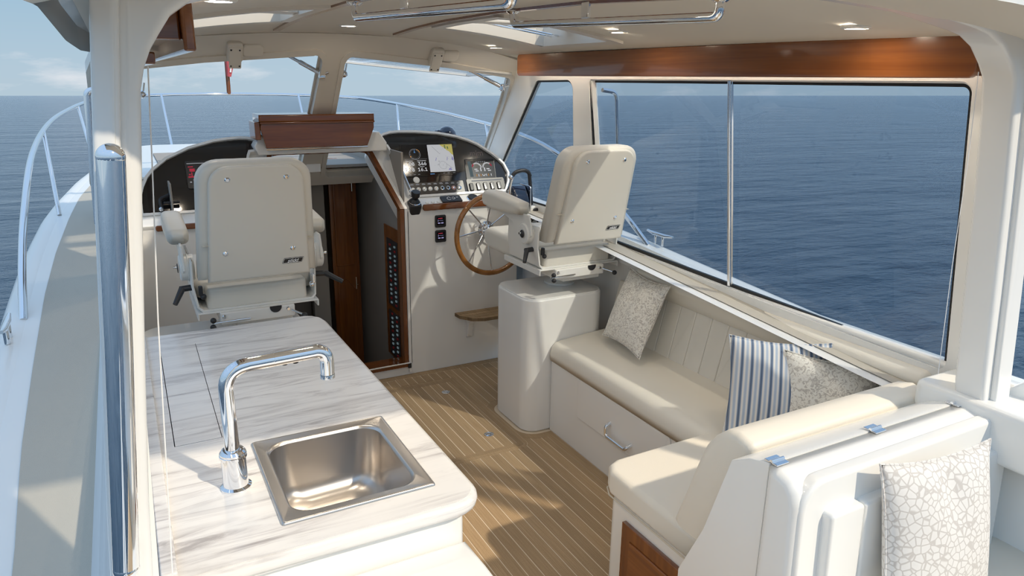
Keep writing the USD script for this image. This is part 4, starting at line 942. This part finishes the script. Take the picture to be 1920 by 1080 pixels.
# aft backrest, seen end-on
aprof = [(1.512, .514), (1.425, .775), (1.405, .825), (1.375, .868), (1.335, .903), (1.29, .915), (1.245, .905), (1.225, .888), (1.30, .60), (1.38, .43), (1.42, .425)]
obj('aft_backrest', along_x(aprof, 1.405, 2.20, .024, 5), VINYL, set_)
dr_ = obj('cabinet_door', along_x([(1.755, .355), (1.755, .03), (1.20, .03), (1.20, .355)], 1.398, 1.418, .003), MAHZ, set_)
obj('door_panel', along_x([(1.705, .305), (1.705, .08), (1.25, .08), (1.25, .305)], 1.392, 1.400, .005), MAHY, dr_)
obj('door_knob', frame_map(lathe([(0, .022), (.009, .021), (.010, .016), (.006, .010), (.006, 0)], 20), np.array([1.393, 1.452, .262]), np.array([0, 1.0, 0]), np.array([0, 0, -1.0]), np.array([-1.0, 0, 0])), CHROME, dr_)

# ------------------------------------------------------------------ aft-facing seat with hinged locker lid
aft = thing('aft_seat', 'white moulded aft-facing seat with a hinged lid along its back', 'seat')
fprof = [(1.232, .880), (1.175, .915), (1.120, .932), (1.108, .933), (1.108, .02), (1.395, .02), (1.395, .43), (1.31, .62)]
obj('locker_body', along_x(fprof, 1.335, 2.235, .004, 2), GELW, aft)
lprof = [(1.104, .932), (1.07, .934), (1.035, .925), (1.012, .90), (1.000, .86), (.988, .50), (.988, .02), (1.104, .02)]
obj('lid', along_x(lprof, 1.318, 2.235, .024, 5), GELW, aft)
for x in (1.359, 1.737, 2.107):
    h = obj('hinge', rbox(x - .022, x + .022, 1.086, 1.128, .9335, .938, .0015), CHROME, aft)
    obj('hinge_pin', cyl((x - .022, 1.106, .939), (x + .022, 1.106, .939), .005, 12), CHROME, h)
bpan = [(1.40, .45), (2.155, .45), (2.155, .80), (2.145, .83), (2.11, .848), (1.45, .848), (1.412, .83), (1.40, .80)]
def apanel(x0, x1, z0, z1, r): return rot_lean(along_y(rrect(x1 - x0, z1 - z0, r, 4, (x0 + x1) / 2, (z0 + z1) / 2), .955, 1.01, .010), .65, 0, -.04)
xe = [1.405 + .125 * k for k in range(7)]
for a, b in zip(xe[:-1], xe[1:]): obj('back_panel', apanel(a + .001, b - .001, .50, .845, .012), VINYL if False else GELW, aft)
obj('back_frame', rot_lean(along_y(np.array(rounded(sbox(1.33, .45, 2.23, .93), .08).exterior.coords)[:-1], .985, 1.03, .012), .65, 0, -.04), GELW, aft)
obj('seat_cushion', rbox(1.33, 2.235, .48, .985, .42, .535, .025), VINYL, aft)
obj('seat_base', rbox(1.345, 2.235, .50, 1.0, 0, .42, .01), GELW, aft)
obj('side_bolster', rbox(2.19, 2.26, .50, 1.03, .50, .90, .03), GELW, aft)
# corner coaming where the right post lands
struct('coaming_aft', [rbox(2.10, 2.42, .2, 1.24, .80, .966, .02), along_x([(1.06, .96), (1.0, 1.02), (.94, .97), (.9, .90), (.2, .88), (.2, .80), (1.06, .80)], 2.24, 2.30, .01)], GELW)

# ------------------------------------------------------------------ handrail on the left post, cords
t = thing('post_handrail', 'thick polished steel handrail tube along the left post', 'handrail')
obj('tube', tube([(-.012, 1.02, 1.752), (-.034, 1.01, 1.50), (-.063, .985, 1.20)], .0165, 24), CHROME, t)
obj('end_cap', ball((-.012, 1.02, 1.752), .0168, 3), CHROME, t)
obj('end_cap', ball((-.063, .985, 1.20), .0168, 3), CHROME, t)
obj('standoff', cyl((-.012, 1.02, 1.74), (-.01, 1.09, 1.74), .010), CHROME, t)
obj('standoff', cyl((-.062, .985, 1.21), (-.06, 1.06, 1.21), .010), CHROME, t)
tag(obj('hanging_cord', tube([(.049, 1.2, 1.861), (.039, 1.2, 1.728), (.019, 1.2, 1.481), (-.012, 1.2, 1.0)], .0012, 6), WHITEM), 'thin pale cord hanging behind the left post in front of the counter', 'cord')
tag(obj('hanging_cord', tube([(1.989, 1.15, 1.881), (2.015, 1.15, 1.653), (2.034, 1.15, 1.354), (2.066, 1.15, 1.02)], .0012, 6), WHITEM), 'thin pale cord hanging in front of the right side window', 'cord')
# ------------------------------------------------------------------ bow rail, flag, deck hardware
RL = [(-.385, 3.0, .99), (-.39, 3.25, 1.13), (-.39, 3.6, 1.284), (-.39, 4.3, 1.461), (-.375, 5.4, 1.549), (-.295, 6.3, 1.598), (-.18, 7.0, 1.633), (-.03, 7.4, 1.652), (.38, 7.8, 1.665), (1.035, 8.0, 1.67)]
RL = RL + [(2.07 - a, b, c) for a, b, c in RL[::-1][1:]]
t = thing('bow_rail', 'polished steel bow rail on slim stanchions around the foredeck', 'rail')
obj('rail', tube(spline(RL, 6), .0145, 12), CHROME2, t)
for a, b in (((-.38, 5.0, 1.53), (-.35, 4.75, 1.08)), ((-.25, 6.6, 1.61), (-.18, 6.35, 1.13)), ((.40, 7.75, 1.66), (.42, 7.3, 1.16))):
    obj('stanchion', cyl(a, b, .0115, 12), CHROME2, t)
    obj('stanchion', cyl((2.07 - a[0], *a[1:]), (2.07 - b[0], *b[1:]), .0115, 12), CHROME2, t)
t = thing('flagstaff', 'wooden bow flagstaff with a furled red and white flag', 'flagstaff')
obj('staff', cyl((1.035, 8.0, 1.67), (1.03, 7.9, 2.25), .020, 12), MAHZ, t)
obj('flag', tube([(1.040, 7.93, 1.84), (1.052, 7.92, 1.92), (1.045, 7.91, 2.02), (1.035, 7.90, 2.12)], [.022, .034, .030, .018], 10), plain('flag_red', (.55, .10, .11), .8), t)
obj('flag_stripe', tube([(1.054, 7.90, 1.88), (1.066, 7.89, 1.96), (1.054, 7.88, 2.08)], .010, 8), WHITEM, t)
def cleat(x, y, label):
    z = float(sheer(y)); t = thing('cleat', label, 'cleat', (x, y, z))
    for dy in (-.03, .03): obj('post', cyl((0, dy, .004), (0, dy, .055), .009), CHROME, t)
    obj('horn', tube([(0, -.105, .068), (0, -.05, .060), (0, .05, .060), (0, .105, .068)], [.006, .011, .011, .006], 12), CHROME, t)
cleat(-.41, 2.80, 'chrome deck cleat at the foot of the left bow rail')
cleat(2.50, 2.97, 'chrome deck cleat seen through the right side window')
t = thing('side_grab_rail', 'slim steel grab rail outside the cabin, just left of the left post', 'handrail')
obj('rail', tube(fillet([(-.04, 3.2, 1.79), (-.085, 3.2, 1.79), (-.115, 3.2, 1.27), (-.06, 3.2, 1.25)], .05), .0125, 12), CHROME2, t)
t = thing('side_grab_rail', 'slim steel grab rail outside the right side window, by its front edge', 'handrail')
obj('rail', tube(fillet([(2.21, 3.15, 1.80), (2.30, 3.15, 1.79), (2.34, 3.15, 1.36), (2.27, 3.15, 1.30)], .05), .011, 12), CHROME2, t)
# ------------------------------------------------------------------ pillows
def pillow_mesh(w, h, th, seed):
    n = 34; u = np.linspace(-1, 1, n); U_, V_ = np.meshgrid(u, u)
    X = w / 2 * U_ * (1 - .10 * (1 - V_ ** 2) * U_ ** 2); Y = h / 2 * V_ * (1 - .10 * (1 - U_ ** 2) * V_ ** 2)
    Zt = th / 2 * ((1 - np.abs(U_) ** 2.2) * (1 - np.abs(V_) ** 2.2)) ** .6
    Zt *= 1 - .35 * np.exp(-((U_ / .22) ** 2 + ((V_ - .75) / .5) ** 2))
    Zt += .006 * (meshkit.fbm(np.stack([U_ * 2 + seed, V_ * 2, 0 * U_], -1)) - .5) * (1 - U_ ** 4) * (1 - V_ ** 4)
    i = (np.arange(n - 1)[:, None] * n + np.arange(n - 1)).ravel(); F = np.vstack([np.c_[i, i + 1, i + n + 1], np.c_[i, i + n + 1, i + n]])
    v1 = np.c_[X.ravel(), Y.ravel(), Zt.ravel()]; v2 = v1 * [1, 1, -1]
    m = trimesh.Trimesh(np.vstack([v1, v2]), np.vstack([F, F[:, ::-1] + n * n]), process=False); m.merge_vertices(); return m
def fabric(name, tex, stops, scale):
    return mat(name, {"tc": ("texture_coordinate", {}), "x": (tex, scale), "r": ("rgb_ramp", {"ramp": stops}), "p": ("principled_bsdf", {"roughness": .85, "sheen_weight": .2})},
               [("tc.object", "x.vector"), ("x." + ("distance" if 'voronoi' in tex else "fac"), "r.fac"), ("r.color", "p.base_color")])
LACE = fabric('lace_fabric', 'noise_texture', [(.40, (.52, .48, .43)), (.50, (.78, .74, .66)), (.6, (.82, .79, .72))], {"scale": 55.0, "detail": 3.0, "distortion": 2.0})
STRP = fabric('striped_fabric', 'wave_texture', [(0, (.10, .14, .22)), (.18, (.30, .38, .50)), (.35, (.78, .72, .66)), (.7, (.80, .77, .72)), (1, (.42, .50, .62))], {"scale": 9.0, "bands_direction": "x", "distortion": .4, "detail": 1.0})
GEOP = fabric('geometric_fabric', 'voronoi_texture', [(0, (.58, .54, .50)), (.05, (.60, .56, .52)), (.11, (.80, .77, .73)), (1, (.74, .71, .67))], {"scale": 52.0, "feature": "distance_to_edge"})
def pillow(label, c, e, w, h, th, m, seed):
    """c centre; e = (edge across, edge up) as direction vectors."""
    a = np.array(e[0], float); a /= np.linalg.norm(a); b = np.array(e[1], float); b -= a * (a @ b); b /= np.linalg.norm(b)
    x = UsdGeom.Xform.Define(stage, path_for('throw_pillow', None)); A = np.eye(4); A[:3, 0], A[:3, 1], A[:3, 2], A[:3, 3] = a, b, np.cross(a, b), c
    x.AddTransformOp().Set(G(TILT @ A)); tag(x.GetPrim(), label, 'pillow')
    obj('cover', pillow_mesh(w, h, th, seed), m, x.GetPrim(), smooth=True)
    p = [(w / 2 * u * (1 - .10 * (1 - v_ ** 2) * u * u), h / 2 * v_ * (1 - .10 * (1 - u * u) * v_ ** 2), 0) for u, v_ in [(t_, -1) for t_ in np.linspace(-1, 1, 12)] + [(1, t_) for t_ in np.linspace(-1, 1, 12)][1:] + [(t_, 1) for t_ in np.linspace(1, -1, 12)][1:] + [(-1, t_) for t_ in np.linspace(1, -1, 12)][1:-1]]
    obj('seam', tube(p, .003, 6, closed=True), m, x.GetPrim())
pillow('pale lace patterned throw pillow at the front end of the settee', (2.165, 2.72, .74), ((-.12, -1, 0), (.42, .05, 1)), .37, .38, .13, LACE, 1)
pillow('blue and cream striped throw pillow in the aft corner of the settee', (2.09, 1.74, .72), ((.75, -.65, 0), (.25, .15, 1)), .38, .40, .15, STRP, 2)
pillow('small cream woolly throw pillow beside the striped one', (2.17, 1.58, .71), ((.55, -.80, 0), (.2, .1, 1)), .34, .36, .13, LACE, 3)
pillow('large grey geometric patterned throw pillow on the aft-facing seat', (1.735, .895, .745), ((1, -.10, -.02), (.02, .20, 1)), .40, .42, .13, GEOP, 4)
